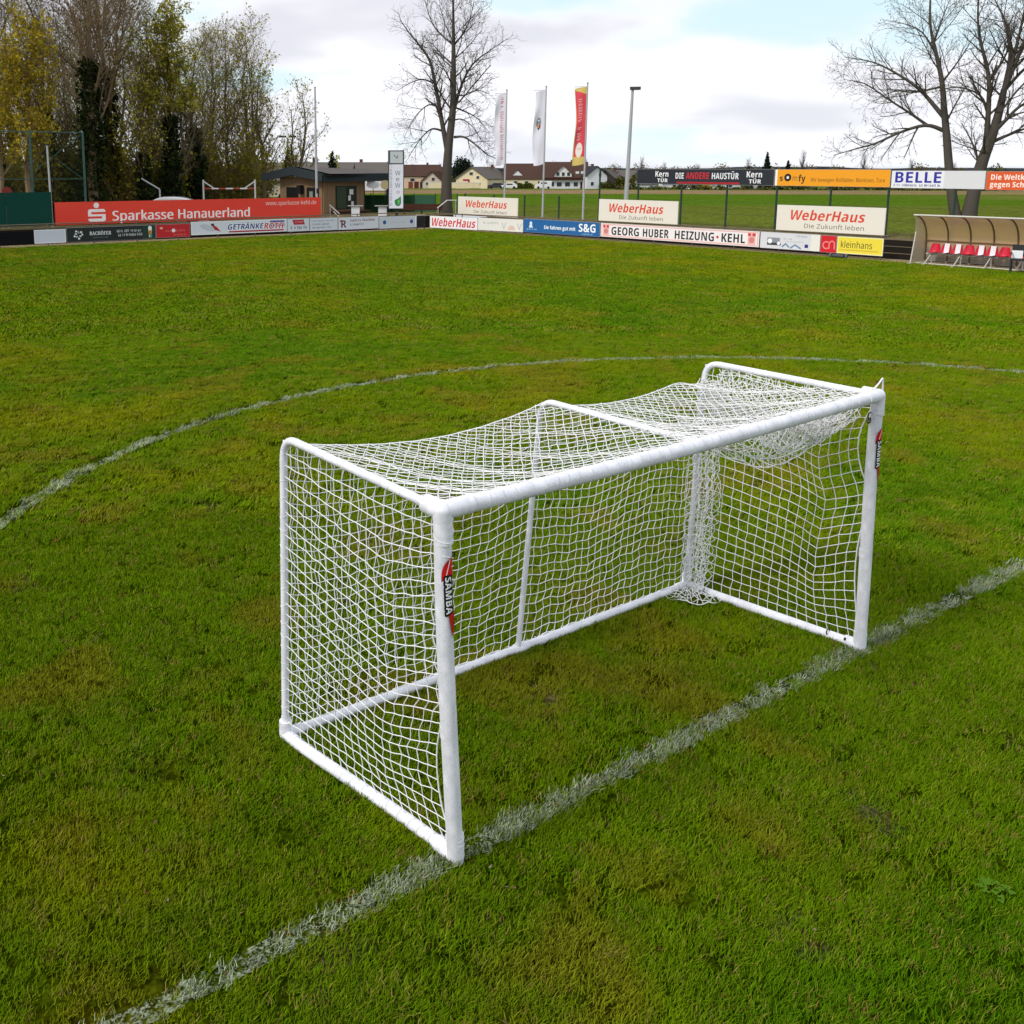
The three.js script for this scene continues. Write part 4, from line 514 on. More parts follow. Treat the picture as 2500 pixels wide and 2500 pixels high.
  { const sh = new THREE.Shape(); sh.moveTo(-2.1, 0.25); sh.lineTo(-2.1, 0.75); sh.bezierCurveTo(-2.0, 0.9, -1.7, 0.95, -1.2, 0.98); sh.bezierCurveTo(-0.9, 1.2, -0.7, 1.44, -0.2, 1.47); sh.bezierCurveTo(0.6, 1.5, 1.2, 1.45, 1.75, 1.05); sh.lineTo(2.05, 0.95); sh.lineTo(2.1, 0.3); sh.closePath(); const g = new THREE.ExtrudeGeometry(sh, { depth: 1.5, bevelEnabled: true, bevelSize: 0.09, bevelThickness: 0.09, bevelSegments: 3 }); g.translate(0, 0, -0.75); part('body', g, paint, car);
    for (const s of [-1, 1]) { const w = new THREE.Shape(); w.moveTo(-0.95, 1.0); w.lineTo(-0.35, 1.36); w.lineTo(0.9, 1.36); w.lineTo(1.4, 1.0); part('side_window', new THREE.ExtrudeGeometry(w, { depth: 0.02, bevelEnabled: false }).translate(0, 0, s > 0 ? 0.835 : -0.855), glass, car); for (const x of [-1.3, 1.3]) part('wheel', new THREE.CylinderGeometry(0.31, 0.31, 0.2, 20).rotateX(Math.PI / 2).translate(x, 0.31, s * 0.78), std([0.02, 0.02, 0.02], 0.8), car); part('headlight', box(0.06, 0.14, 0.3, -2.14, 0.72, s * 0.55), std([0.7, 0.7, 0.7], 0.2), car); } }
}
// ------------------------------------------------------------------ the dugout
{
  const D = thing('dugout', 'arched dugout shelter of tan plastic panels with red bucket seats and white covers', 'dugout', 32.45, 0, -14.15, -Math.PI / 2);   // local x runs along the touchline, +z to the pitch
  const L = 7.3, n = 10, sp = L / n, rib = std([0.17, 0.10, 0.055], 0.6), frame = std([0.55, 0.52, 0.45], 0.5, 0.2), sheetM = new THREE.MeshPhysicalMaterial({ color: lin(0.92, 0.66, 0.38), roughness: 0.5, transmission: 0.6, thickness: 0, side: THREE.DoubleSide }), clear = new THREE.MeshPhysicalMaterial({ color: lin(0.86, 0.82, 0.70), roughness: 0.3, transmission: 0.75, thickness: 0, side: THREE.DoubleSide });
  const prof = [[-1.05, 0.05], [-1.05, 0.55], [-1.04, 0.85]]; for (let k = 1; k <= 10; k++) { const a = k / 10 * Math.PI / 2 * 0.93; prof.push([-1.04 + 0.86 * (1 - Math.cos(a)) + 0.05 * k / 10, 0.85 + 0.80 * Math.sin(a)]); }
  for (let i = 0; i <= n; i++) { const G = new Gather(); G.tube(prof.map(([z, y]) => V(i * sp, y, z)), 0.028, 6, true); part('rib', G.geo(), rib, D); part('leg', rod(V(i * sp, 0, -1.05), V(i * sp, 0.1, -1.05), 0.03), frame, D); }
  for (let i = 0; i < n; i++) {
    const mk = (ps, mat, name) => { const p = [], ix = []; ps.forEach(([z, y], k) => { p.push(i * sp + 0.03, y, z - 0.02, (i + 1) * sp - 0.03, y, z - 0.02); if (k) { const a = (k - 1) * 2; ix.push(a, a + 1, a + 2, a + 1, a + 3, a + 2); } }); const g = new THREE.BufferGeometry(); g.setAttribute('position', new THREE.Float32BufferAttribute(p, 3)); g.setIndex(ix); g.computeVertexNormals(); part(name, g, mat, D); };
    mk(prof.slice(1), sheetM, 'roof_panel'); mk([[-1.05, 0.08], [-1.05, 0.55]], clear, 'back_panel');
  }
  for (const [z, y] of [[-1.03, 0.78], [-0.16, 1.66]]) part('rail', rod(V(-0.05, y, z), V(L + 0.05, y, z), z < -0.5 ? 0.026 : 0.035), z < -0.5 ? rib : frame, D);
  { const sh = new THREE.Shape(); sh.moveTo(-1.05, 0.06); prof.slice(1).forEach(([z, y]) => sh.lineTo(z, y)); sh.lineTo(-0.18, 1.6); sh.bezierCurveTo(-0.35, 1.2, -0.3, 0.6, -0.1, 0.08); sh.closePath(); const g = new THREE.ExtrudeGeometry(sh, { depth: 0.012, bevelEnabled: false }); g.rotateY(-Math.PI / 2); g.translate(0.0, 0, 0); part('end_panel', g, clear, D); part('end_post', rod(V(0, 0, -0.08), V(0, 1.1, -0.3), 0.025), frame, D); part('foot', rod(V(0, 0.03, -1.1), V(0, 0.03, 0.1), 0.03), frame, D); }
  part('bench_beam', rod(V(0.25, 0.36, -0.62), V(L, 0.36, -0.62), 0.03), frame, D); part('ground_beam', rod(V(0, 0.04, -0.35), V(L, 0.04, -0.35), 0.025), frame, D); for (const x of [0.45, 1.4, 2.35, 3.3, 4.3, 5.3, 6.3]) { part('bench_leg', rod(V(x, 0, -0.6), V(x, 0.36, -0.62), 0.025), frame, D); part('bench_leg', rod(V(x, 0.03, -0.1), V(x, 0.34, -0.5), 0.02), frame, D); part('bench_foot', rod(V(x, 0.03, -0.85), V(x, 0.03, 0.05), 0.022), frame, D); }
  const red = std([0.55, 0.012, 0.04], 0.4), sheetW = std([0.75, 0.74, 0.78], 0.8);
  const seatG = (() => { const p = [], ix = [], nu = 8, nv = 10; for (let j = 0; j <= nv; j++) for (let i = 0; i <= nu; i++) { const u = i / nu * 2 - 1, v = j / nv; let y, z; if (v < 0.5) { z = 0.2 - v * 2 * 0.36; y = 0.40 + 0.035 * Math.pow(1 - v * 2, 3) * 0 - 0.02 * Math.sin(v * 2 * Math.PI); } else { const q = (v - 0.5) * 2; z = -0.16 - 0.08 * q; y = 0.40 + 0.36 * q; } const w = v < 0.5 ? 0.215 : 0.21 - 0.07 * Math.pow((v - 0.5) * 2, 3), cup = u * u * (v < 0.5 ? 0.05 : 0.0), fw = u * u * (v >= 0.5 ? 0.07 : 0.0); p.push(u * w, y + cup, z + fw); } for (let j = 0; j < nv; j++) for (let i = 0; i < nu; i++) { const a = j * (nu + 1) + i; ix.push(a, a + 1, a + nu + 1, a + 1, a + nu + 2, a + nu + 1); } const g = new THREE.BufferGeometry(); g.setAttribute('position', new THREE.Float32BufferAttribute(p, 3)); g.setIndex(ix); g.computeVertexNormals(); return g; })();
  const coverG = (() => { const g = new THREE.PlaneGeometry(0.2, 0.44, 4, 8); const p = g.attributes.position; for (let i = 0; i < p.count; i++) { const v = 0.5 + p.getY(i) / 0.44, y = v < 0.25 ? 0.395 : 0.39 + (v - 0.25) / 0.75 * 0.39, z = v < 0.25 ? 0.12 - v * 0.9 : -0.135 - 0.07 * (v - 0.25) / 0.75; p.setXYZ(i, p.getX(i), y, z + 0.03); } g.computeVertexNormals(); return g; })();
  ['r', 'w', 'w', 'r', 'w', 'w', 'r', 'w', 'w', 'r', 'w', 'w', 'r', 'w', 'w', 'r', 'w'].forEach((k, i) => { const s = part('seat', seatG, red, D); s.position.set(0.5 + 0.365 * i, 0.09, -0.6); s.scale.setScalar(0.82); if (k === 'w') part('cover', coverG, sheetW, s); });
  const c = thing('folding_chair', 'black folding chair with a white towel, standing in front of the dugout seats', 'chair', 32.15, 0, -10.62, -Math.PI / 2 + 0.3); const ck = std([0.02, 0.02, 0.022], 0.6);
  part('seat', box(0.46, 0.05, 0.44, 0, 0.43, 0), ck, c); part('backrest', box(0.46, 0.36, 0.05, 0, 0.72, -0.24).rotateX(-0.1), ck, c); for (const [x, z, t] of [[-0.2, 0.2, -0.1], [0.2, 0.2, -0.1], [-0.2, -0.2, 0.12], [0.2, -0.2, 0.12]]) part('leg', rod(V(x, 0, z * 1.25), V(x, 0.42, z * 0.5), 0.018), ck, c); for (const s of [-1, 1]) part('armrest', box(0.05, 0.03, 0.42, 0.23 * s, 0.62, 0), ck, c); part('towel', box(0.3, 0.26, 0.02, -0.08, 0.6, -0.13).rotateX(-0.2), white, c);
  const wb = thing('hose_coupling', 'small dark grey metal fitting lying on the earth below the yellow board', 'fitting', 32.75, 0.02, -16.85); part('body', new THREE.CylinderGeometry(0.07, 0.07, 0.42, 12).rotateX(Math.PI / 2).translate(0, 0.07, 0), std([0.06, 0.065, 0.07], 0.5), wb); for (const z of [-0.3, 0.3]) part('ring', new THREE.TorusGeometry(0.06, 0.03, 8, 14).translate(0, 0.08, z), std([0.15, 0.16, 0.17], 0.5), wb);
}

// ------------------------------------------------------------------ trees
const barkDark = std([0.15, 0.115, 0.072], 0.95), barkGrey = std([0.092, 0.08, 0.068], 0.95), barkBrown = std([0.24, 0.17, 0.105], 0.95);
const leafMat = (c) => new THREE.MeshPhysicalMaterial({ color: lin(...c), roughness: 0.9, specularIntensity: 0.15, transmission: 0.42, thickness: 0, side: THREE.DoubleSide });
const LM = { gold: [leafMat([0.54, 0.40, 0.025]), leafMat([0.40, 0.34, 0.025])], spring: [leafMat([0.46, 0.40, 0.045]), leafMat([0.34, 0.33, 0.04])], ivy: [leafMat([0.022, 0.04, 0.008]), leafMat([0.035, 0.06, 0.01])], olive: [leafMat([0.27, 0.23, 0.022]), leafMat([0.20, 0.185, 0.02])], conifer: [leafMat([0.014, 0.03, 0.016]), leafMat([0.02, 0.036, 0.02])], bud: [leafMat([0.16, 0.13, 0.05]), leafMat([0.16, 0.13, 0.05])] };
// one limb and everything that grows from it
function limb(G, tips, rnd, pts, r0, r1, lvl, P) {
  const m = pts.length, rad = pts.map((_, i) => mix(r0, r1, Math.pow(i / (m - 1), 0.8))); G.tube(pts, rad, lvl === 0 ? 9 : lvl === 1 ? 6 : lvl === 2 ? 4 : 3);
  if (lvl >= P.max) { tips.push(pts[m - 1], pts[m >> 1]); return; }
  const len = []; let L = 0; for (let i = 1; i < m; i++) { L += pts[i].distanceTo(pts[i - 1]); len.push(L); }
  const count = Math.max(2, Math.round(L * P.per[lvl])); let az = rnd() * 6.28;
  for (let k = 0; k < count; k++) {
    const t = P.from[lvl] + (1 - P.from[lvl]) * (k + 0.2 + 0.6 * rnd()) / count, s = Math.min(0.999, t) * L; let i = 0; while (len[i] < s) i++;
    const a = pts[i], b = pts[i + 1], q = (s - (i ? len[i - 1] : 0)) / (len[i] - (i ? len[i - 1] : 0)), p = a.clone().lerp(b, q), T = b.clone().sub(a).normalize();
    let ref = Math.abs(T.y) > 0.9 ? V(1, 0, 0) : V(0, 1, 0); const u = ref.clone().cross(T).normalize(), v = T.clone().cross(u); az += 2.4 + 0.8 * (rnd() - 0.5); const an = P.angle[lvl] * (0.7 + 0.6 * rnd());
    const d = T.clone().multiplyScalar(Math.cos(an)).addScaledVector(u, Math.sin(an) * Math.cos(az)).addScaledVector(v, Math.sin(an) * Math.sin(az)); d.y += P.lift[lvl]; d.normalize();
    const r = mix(r0, r1, t) * (P.thin[lvl] || 0.5), l = (P.len[lvl] * (0.55 + 0.7 * rnd())) * (1 - 0.55 * (t - P.from[lvl]) / (1 - P.from[lvl] + 0.01)); grow(G, tips, rnd, p, d, l, Math.max(r, P.fine), lvl + 1, P);
  }
}
function grow(G, tips, rnd, p, d, l, r, lvl, P) {
  const n = lvl >= P.max ? 2 : lvl === 1 ? 6 : 4, pts = [p.clone()], c = p.clone(), w = P.wander; d = d.clone();
  for (let i = 0; i < n; i++) { c.addScaledVector(d, l / n); pts.push(c.clone()); d.x += (rnd() - 0.5) * w; d.y += (rnd() - 0.5) * w + P.tropic[Math.min(lvl, P.tropic.length - 1)] / n; d.z += (rnd() - 0.5) * w; d.normalize(); }
  limb(G, tips, rnd, pts, r, lvl >= P.max ? r * 0.5 : r * 0.42, lvl, P);
}
const HABIT = {
  bare: { max: 4, per: [1.5, 2.8, 4.0, 5.0], from: [0.28, 0.2, 0.15, 0.1], angle: [0.75, 0.75, 0.7, 0.6], lift: [0.25, 0.15, 0.1, 0.05], thin: [0.45, 0.5, 0.5, 0.55], len: [4.0, 1.9, 0.95, 0.5], fine: 0.0075, wander: 0.28, tropic: [0, 0.35, 0.2, 0.1] },
  fan: { max: 4, per: [1.0, 1.9, 3.0, 3.8], from: [0.32, 0.12, 0.1, 0.1], angle: [0.72, 0.65, 0.6, 0.55], lift: [0.3, 0.15, 0.1, 0.1], thin: [0.5, 0.5, 0.5, 0.5], len: [5.4, 2.6, 1.3, 0.6], fine: 0.0075, wander: 0.36, tropic: [0, 0.3, 0.25, 0.2] },
  slim: { max: 4, per: [2.0, 2.8, 3.6, 4.0], from: [0.16, 0.15, 0.1, 0.1], angle: [0.66, 0.62, 0.6, 0.6], lift: [0.3, 0.2, 0.15, 0.1], thin: [0.45, 0.5, 0.5, 0.55], len: [3.9, 1.8, 0.9, 0.48], fine: 0.0075, wander: 0.26, tropic: [0, 0.45, 0.25, 0.1] },
  ball: { max: 4, per: [3.0, 3.2, 3.8, 4.0], from: [0.3, 0.1, 0.1, 0.1], angle: [0.95, 0.55, 0.5, 0.5], lift: [0.4, 0.3, 0.2, 0.2], thin: [0.45, 0.5, 0.5, 0.5], len: [3.4, 1.5, 0.7, 0.4], fine: 0.0075, wander: 0.22, tropic: [0, 0.5, 0.3, 0.2] },
  spray: { max: 3, per: [4.5, 4.5, 4.5], from: [0.3, 0.1, 0.1], angle: [0.7, 0.55, 0.5], lift: [0.4, 0.3, 0.2], thin: [0.45, 0.5, 0.5], len: [3.4, 1.3, 0.6], fine: 0.0075, wander: 0.22, tropic: [0, 0.5, 0.3] },
};
function addLeaves(t, name, tips, rnd, per, size, spread, mats, keep = 1, limit = () => true) { mats.forEach((m, q) => { const G = new Gather(); tips.forEach((p, i) => { if (i % mats.length !== q || rnd() > keep || !limit(p)) return; for (let k = 0; k < per; k++) G.leaf(p.x + (rnd() - 0.5) * spread, p.y + (rnd() - 0.5) * spread, p.z + (rnd() - 0.5) * spread, size * (0.6 + 0.8 * rnd()), rnd); }); if (G.k) part(name, G.geo(), m, t); }); }
function ivyOn(t, pts, rad, top, rnd, many) { const G = [new Gather(), new Gather()]; for (let k = 0; k < many; k++) { const h = Math.pow(rnd(), 0.85) * top, i = Math.min(pts.length - 2, pts.findIndex((p, j) => j < pts.length - 1 && pts[j + 1].y >= h + pts[0].y)); if (i < 0) continue; const q = (h + pts[0].y - pts[i].y) / (pts[i + 1].y - pts[i].y), c = pts[i].clone().lerp(pts[i + 1], q), a = rnd() * 6.283, r = rad * (0.75 + 0.9 * Math.pow(rnd(), 2)) * (1.05 - 0.35 * h / top) * (0.7 + 0.6 * noise2(h * 1.6, a, 3)); G[k & 1].leaf(c.x + Math.cos(a) * r, c.y + (rnd() - 0.5) * 0.2, c.z + Math.sin(a) * r, 0.15 + 0.13 * rnd(), rnd); } G.forEach((g, i) => part('ivy', g.geo(), LM.ivy[i], t)); }
function tree(name, label, group, x, y, z, r, h, kind, seed, bark = barkDark) {
  const rnd = mulberry(seed), t = thing(name, label, 'tree', x, y, z, 0, group), G = new Gather(), W = new Gather(), tips = [], H = HABIT[kind === 'big' ? 'fan' : kind === 'gold' ? 'ball' : kind === 'spray' ? 'spray' : kind === 'spring' || kind === 'leaf' || kind === 'leafivy' ? 'slim' : kind === 'ivy' ? 'slim' : 'bare'];
  const n = 12, pts = []; let lx = 0, lz = 0; for (let i = 0; i <= n; i++) { pts.push(V(lx, h * 0.94 * i / n - (i ? 0 : 0.3), lz)); lx += (rnd() - 0.5) * 0.28; lz += (rnd() - 0.5) * 0.28; }
  const T = new Gather(); T.tube(pts, pts.map((_, i) => mix(r, 0.02, Math.pow(i / n, 0.9)) * (i ? 1 : 1.35)), 10); part('trunk', T.geo(), bark, t);
  limb(G, tips, rnd, pts, r * 0.9, 0.015, 0, { ...H, len: H.len.map((l) => l * h / 12) });
  part('branches', G.geo(), bark, t); return { t, tips, pts, rnd };
}
const WD = 'trees of the wood behind the goal end';
[[14.1, -54.2, 0.26, 15, 'bare'], [14.9, -51.4, 0.2, 10.2, 'gold'], [13.4, -50.6, 0.16, 8.8, 'gold'], [17.6, -56.3, 0.2, 12, 'ivy'], [19.3, -53.5, 0.34, 17, 'big'], [21.6, -56.9, 0.3, 16.5, 'big'], [22.1, -53.4, 0.2, 10.5, 'leaf'], [25.3, -58.5, 0.2, 13, 'bare'], [24.2, -53.5, 0.27, 11.6, 'leafivy'], [26.3, -54.8, 0.25, 10.5, 'ivy'], [30.0, -59.6, 0.15, 11.2, 'spring'], [30.5, -58.2, 0.16, 12, 'spring'], [32.3, -59.5, 0.17, 12.2, 'spring'], [32, -57.4, 0.17, 10.8, 'spring'], [33.9, -59.7, 0.2, 9.6, 'spring'], [36.0, -58.8, 0.18, 8.6, 'spring'], [36.6, -60.5, 0.16, 7.6, 'spring'], [18.6, -65.4, 0.2, 14, 'bare'], [22.3, -66.2, 0.18, 11, 'bare'], [26.6, -66.7, 0.2, 12, 'bare'], [30.5, -65, 0.18, 11, 'bare']].forEach(([x, z, r, h, k], i) => {
  const lab = { bare: 'bare dark tree of the wood with open leafless branches', gold: i > 1 ? 'smaller golden yellow tree of the wood behind the green screen' : 'tall tree of the wood with a full golden yellow crown', ivy: 'tree of the wood with a trunk thickly clad in dark ivy', big: 'tall bare brown tree of the wood with fanned branches and an ivy trunk', leaf: 'tree of the wood with thin yellow-green leaves, behind the red banner', leafivy: 'ivy-clad tree of the wood with a yellow-green top', spring: 'slender tree with a light veil of young leaves, near the hut' }[k];
  const b = tree('wood_tree', lab, WD, x, 0.1, z, r, h, k, 100 + i * 13, k === 'big' || k === 'gold' ? barkBrown : barkDark);
  if (k === 'gold') addLeaves(b.t, 'crown', b.tips, b.rnd, 4, 0.12, 0.4, LM.gold, 0.9); if (k === 'leaf') addLeaves(b.t, 'crown', b.tips, b.rnd, 2, 0.13, 0.4, LM.spring, 0.8); if (k === 'leafivy') addLeaves(b.t, 'crown', b.tips, b.rnd, 4, 0.13, 0.4, LM.spring, 0.95, (p) => p.y > h * 0.55); if (k === 'spring') addLeaves(b.t, 'crown', b.tips, b.rnd, 1, 0.12, 0.3, LM.spring, 0.5); if (k === 'bare' || k === 'big' || k === 'ivy') addLeaves(b.t, 'buds', b.tips, b.rnd, 1, 0.10, 0.25, [k === 'big' ? LM.bud[0] : LM.spring[1]], 0.35);
  if (k !== 'spring' && k !== 'gold') ivyOn(b.t, b.pts, r * 1.6 + 0.05, h * (k === 'bare' || k === 'leaf' ? 0.4 : 0.55), b.rnd, k === 'bare' || k === 'leaf' ? 1400 : 2600);
});
{ const src = scene.getObjectByName('wood_tree'), far = [[9, -60], [11.5, -68], [15, -72], [19, -74], [23, -73], [27.5, -75], [31.5, -72], [34, -68], [12.5, -57], [24, -68]]; far.forEach(([x, z], i) => { const c = src.clone(); c.name = numbered('wood_tree'); c.position.set(x, 0.1, z); c.rotation.y = 1 + i * 2.1; c.scale.setScalar(0.7 + 0.12 * (i % 3)); scene.add(c); }); }
// undergrowth
[[12.8, -50.4], [15.7, -56.9], [18.8, -63.2], [15.3, -49.6], [18.5, -55.9], [21.9, -62.1], [17.8, -49.7], [21.3, -54.8], [25, -60.9], [20.3, -49.7], [24.1, -53.6], [28.2, -59.4], [22.8, -50.4], [26.9, -53.2], [31.3, -57.8], [25.3, -49.1], [29.4, -55.4], [34.6, -62.0], [14.0, -61.0], [16.8, -53.0], [19.9, -58.8], [22.6, -57.5], [25.8, -56.4], [28.9, -63.5], [12.0, -55.0], [31.8, -61.5]].forEach(([x, z0], i) => {
  const z = z0 > -54 ? z0 - 6.5 : z0, rnd = mulberry(900 + i), t = thing('shrub', 'loose olive green shrub among the trunks of the wood', 'shrub', x, 0.1, z, 0, 'shrubs under the wood'), G = new Gather(), tips = [], h = 2.9 + 2.2 * rnd();
  for (let k = 0; k < 11; k++) { const a = rnd() * 6.28, d = V(Math.cos(a) * 0.35, 1, Math.sin(a) * 0.35).normalize(); grow(G, tips, rnd, V(Math.cos(a) * 0.5 * rnd(), -0.1, Math.sin(a) * 0.5 * rnd()), d, h * (0.7 + 0.4 * rnd()), 0.03, 1, { ...HABIT.slim, per: [0, 3.4, 3.6], len: [0, 1.3, 0.7], max: 3, tropic: [0, 0.1, 0.1, 0.1] }); }
  part('stems', G.geo(), barkBrown, t); addLeaves(t, 'foliage', tips, rnd, 2, 0.17, 0.6, i % 3 ? LM.olive : [LM.olive[0], LM.spring[1]]);
});
// trees whose main limbs are read from the photograph: (right, up) in metres in the plane they face, with depth given per limb
function drawnTree(name, label, x, y, z, turn, limbs, bark, seed, P, extra) {
  const rnd = mulberry(seed), t = thing(name, label, 'tree', x, y, z, turn), tips = [], T = new Gather(), G = new Gather();
  limbs.forEach(([r0, r1, dep, pts], i) => {
    const c = new THREE.CatmullRomCurve3(pts.map(([a, b], k) => V(a, b - y - (i === 0 && k === 0 ? 0.3 : 0), dep * (k / (pts.length - 1)) * 2))), n = pts.length * 3, q = c.getPoints(n);
    if (i === 0) { T.tube(q, q.map((_, k) => mix(r0, r1, k / n) * (1 + 0.5 * Math.exp(-k * 0.9))), 12); limb(G, tips, rnd, q, r0 * 0.75, r1, 0, { ...P, per: [extra, ...P.per.slice(1)] }); } else limb(G, tips, rnd, q, r0, r1, 1, P);
  });
  part('trunk', T.geo(), bark, t); part('branches', G.geo(), bark, t); addLeaves(t, 'buds', tips, rnd, 1, 0.05, 0.15, [LM.bud[0]], 0.5); return t;
}
const OPEN = { max: 4, per: [1, 3.0, 4.4, 5.4], from: [0.4, 0.16, 0.12, 0.1], angle: [0.9, 0.75, 0.7, 0.65], lift: [0.15, 0.1, 0.05, 0.05], thin: [0.42, 0.5, 0.5, 0.55], len: [3.0, 1.6, 0.85, 0.46], fine: 0.0075, wander: 0.26, tropic: [0, 0.15, 0.12, 0.1] };
drawnTree('bare_tree', 'big bare lone tree with a straight trunk next to the flags', 36.47, 0.55, -43.3, -0.70, [
  [0.31, 0.03, 0.1, [[0.05, 0.53], [0.07, 3.0], [0.17, 4.63], [0.36, 6.48], [0.38, 8.53], [0.36, 10.11], [0.33, 11.67], [0.28, 13.6]]], [0.16, 0.02, 0.3, [[0.09, 4.12], [-0.24, 5.79], [-0.55, 7.39], [-0.78, 8.53], [-1.02, 9.32], [-1.61, 10.11], [-2.09, 10.67], [-2.68, 11.45]]],
  [0.12, 0.015, -0.5, [[0.43, 6.48], [0.76, 7.62], [1.12, 8.53], [1.59, 9.21], [2.3, 9.77], [3.49, 10.56]]], [0.08, 0.012, 0.6, [[0.47, 4.98], [1.0, 4.98], [1.71, 4.52], [2.42, 3.94], [2.9, 3.75]]], [0.06, 0.01, -0.4, [[0.47, 6.66], [1.23, 6.36], [1.83, 6.02], [2.54, 5.21]]], [0.07, 0.01, 0.5, [[-0.19, 5.33], [-0.78, 5.44], [-1.26, 5.1], [-1.85, 4.28], [-2.33, 3.47]]], [0.06, 0.01, -0.6, [[-0.43, 6.66], [-1.02, 6.82], [-1.85, 6.13], [-2.44, 5.1]]], [0.06, 0.01, 0.5, [[-0.62, 7.96], [-1.38, 8.19], [-2.09, 7.96], [-2.8, 7.51]]],
  [0.07, 0.01, -0.5, [[0.36, 10.11], [-0.19, 10.56], [-0.78, 11.23], [-1.14, 12.12], [-1.38, 13.0]]], [0.07, 0.01, 0.5, [[0.4, 10.11], [0.88, 10.67], [1.23, 11.34], [1.47, 12.34]]], [0.06, 0.01, 0.8, [[0.38, 7.39], [1.0, 7.28], [1.71, 7.51], [2.42, 7.28]]], [0.06, 0.01, -0.9, [[0.38, 8.98], [-0.31, 9.66], [-0.66, 10.11], [-0.9, 10.45]]], [0.05, 0.01, 0.6, [[0.36, 9.3], [0.9, 9.7], [1.5, 10.3], [2.0, 10.9]]], [0.05, 0.01, -0.5, [[0.3, 5.9], [0.9, 6.0], [1.6, 5.5], [2.1, 4.7]]],
], barkGrey, 51, OPEN, 1.3);
const VASE = { ...OPEN, per: [0.8, 3.0, 4.2, 5.0], len: [2.6, 1.8, 1.0, 0.5], tropic: [0, 0.2, 0.15, 0.1] };
drawnTree('bare_tree', 'bare curved tree leaning left behind the dugout, the left of the twin pair', 49.02, 0.6, -20.32, -1.143, [
  [0.25, 0.03, 0.1, [[0.14, 0.6], [-0.2, 1.7], [-0.45, 3.0], [-0.72, 4.76], [-0.91, 5.9], [-1.11, 7.21], [-1.46, 8.52], [-1.81, 9.82], [-1.95, 11.8]]], [0.11, 0.015, 0.4, [[-0.78, 4.95], [-1.56, 5.23], [-2.53, 4.99], [-3.79, 4.38], [-4.57, 4.15], [-5.54, 3.84]]], [0.11, 0.015, -0.4, [[-0.91, 5.61], [-2.04, 6.93], [-3.02, 7.68], [-4.18, 8.33], [-5.54, 8.67]]], [0.08, 0.012, 0.8, [[-1.56, 5.23], [-2.33, 5.8], [-3.31, 6.46], [-4.38, 7.21], [-5.25, 7.4]]], [0.06, 0.01, -0.8, [[-1.07, 7.03], [-2.24, 6.84], [-3.21, 6.93], [-4.38, 6.37]]], [0.06, 0.01, 0.3, [[-1.46, 8.52], [-2.24, 9.63], [-3.4, 10.1]]], [0.06, 0.01, -0.5, [[-1.61, 9.08], [-1.36, 10.19], [-1.07, 11.29]]], [0.06, 0.01, 0.6, [[-1.11, 7.21], [-0.49, 8.15], [0.1, 9.26]]],
], barkGrey, 57, VASE, 0.5);
drawnTree('bare_tree', 'bare stout tree with a fan of upright limbs behind the dugout', 49.25, 0.6, -20.0, -1.143, [
  [0.33, 0.13, 0, [[0.1, 0.6], [0.24, 2.0], [0.5, 3.62], [0.78, 4.76], [0.97, 5.9], [1.07, 6.84]]], [0.15, 0.02, 0.3, [[0.56, 4.0], [0.53, 5.52], [0.39, 7.4], [-0.1, 9.08], [-0.29, 10.19], [-0.29, 11.6]]], [0.11, 0.02, -0.4, [[1.07, 6.8], [1.17, 8.52], [0.88, 9.82], [0.1, 11.4]]], [0.12, 0.02, 0.5, [[1.07, 6.8], [1.56, 8.52], [1.85, 9.82], [2.04, 11.4]]], [0.09, 0.015, -0.4, [[1.07, 6.74], [1.85, 7.77], [2.82, 8.52], [3.79, 9.45]]], [0.09, 0.015, 0.8, [[1.1, 6.8], [1.42, 9.08], [1.56, 10.92], [1.46, 11.8]]], [0.12, 0.015, 0.4, [[0.8, 4.85], [1.26, 5.42], [1.85, 6.08], [3.02, 6.37], [4.38, 6.46]]], [0.1, 0.012, -0.5, [[0.72, 4.38], [1.46, 4.76], [2.43, 5.14], [3.79, 5.23]]], [0.08, 0.012, 0.6, [[0.53, 5.71], [0.1, 6.56], [-0.88, 6.93], [-1.85, 6.69]]], [0.08, 0.012, -0.3, [[0.49, 3.04], [0.0, 4.38], [-0.53, 5.33]]], [0.07, 0.012, -0.8, [[0.45, 7.21], [1.07, 8.71], [0.68, 10.37]]], [0.06, 0.01, 0.9, [[0.9, 5.6], [1.8, 7.0], [2.6, 7.6], [3.6, 7.9]]],
], barkGrey, 61, VASE, 0.4);

// ------------------------------------------------------------------ village beyond the fields
const gableShape = (w, eave, ridge) => { const s = new THREE.Shape(); s.moveTo(-w / 2, 0); s.lineTo(w / 2, 0); s.lineTo(w / 2, eave); s.lineTo(0, ridge); s.lineTo(-w / 2, eave); s.closePath(); return s; };
const VG = 'houses of the village beyond the fields', VP = (m, dep) => [191.7 + 0.70 * m + 0.717 * dep, -211.8 + 0.717 * m - 0.70 * dep], VA = -0.79;
const wm = { peach: std([0.62, 0.46, 0.34], 0.9), cream: std([0.68, 0.58, 0.38], 0.9), white: std([0.66, 0.66, 0.70], 0.9), beige: std([0.50, 0.42, 0.34], 0.9) }, rm = { brown: std([0.075, 0.045, 0.036], 0.85), red: std([0.12, 0.058, 0.045], 0.85), grey: std([0.13, 0.115, 0.105], 0.85), dark: std([0.035, 0.035, 0.042], 0.8) }, pane = new THREE.MeshPhysicalMaterial({ color: lin(0.03, 0.035, 0.045), roughness: 0.1 }), frameW = std([0.7, 0.7, 0.7], 0.6), woodD = std([0.05, 0.02, 0.016], 0.8);
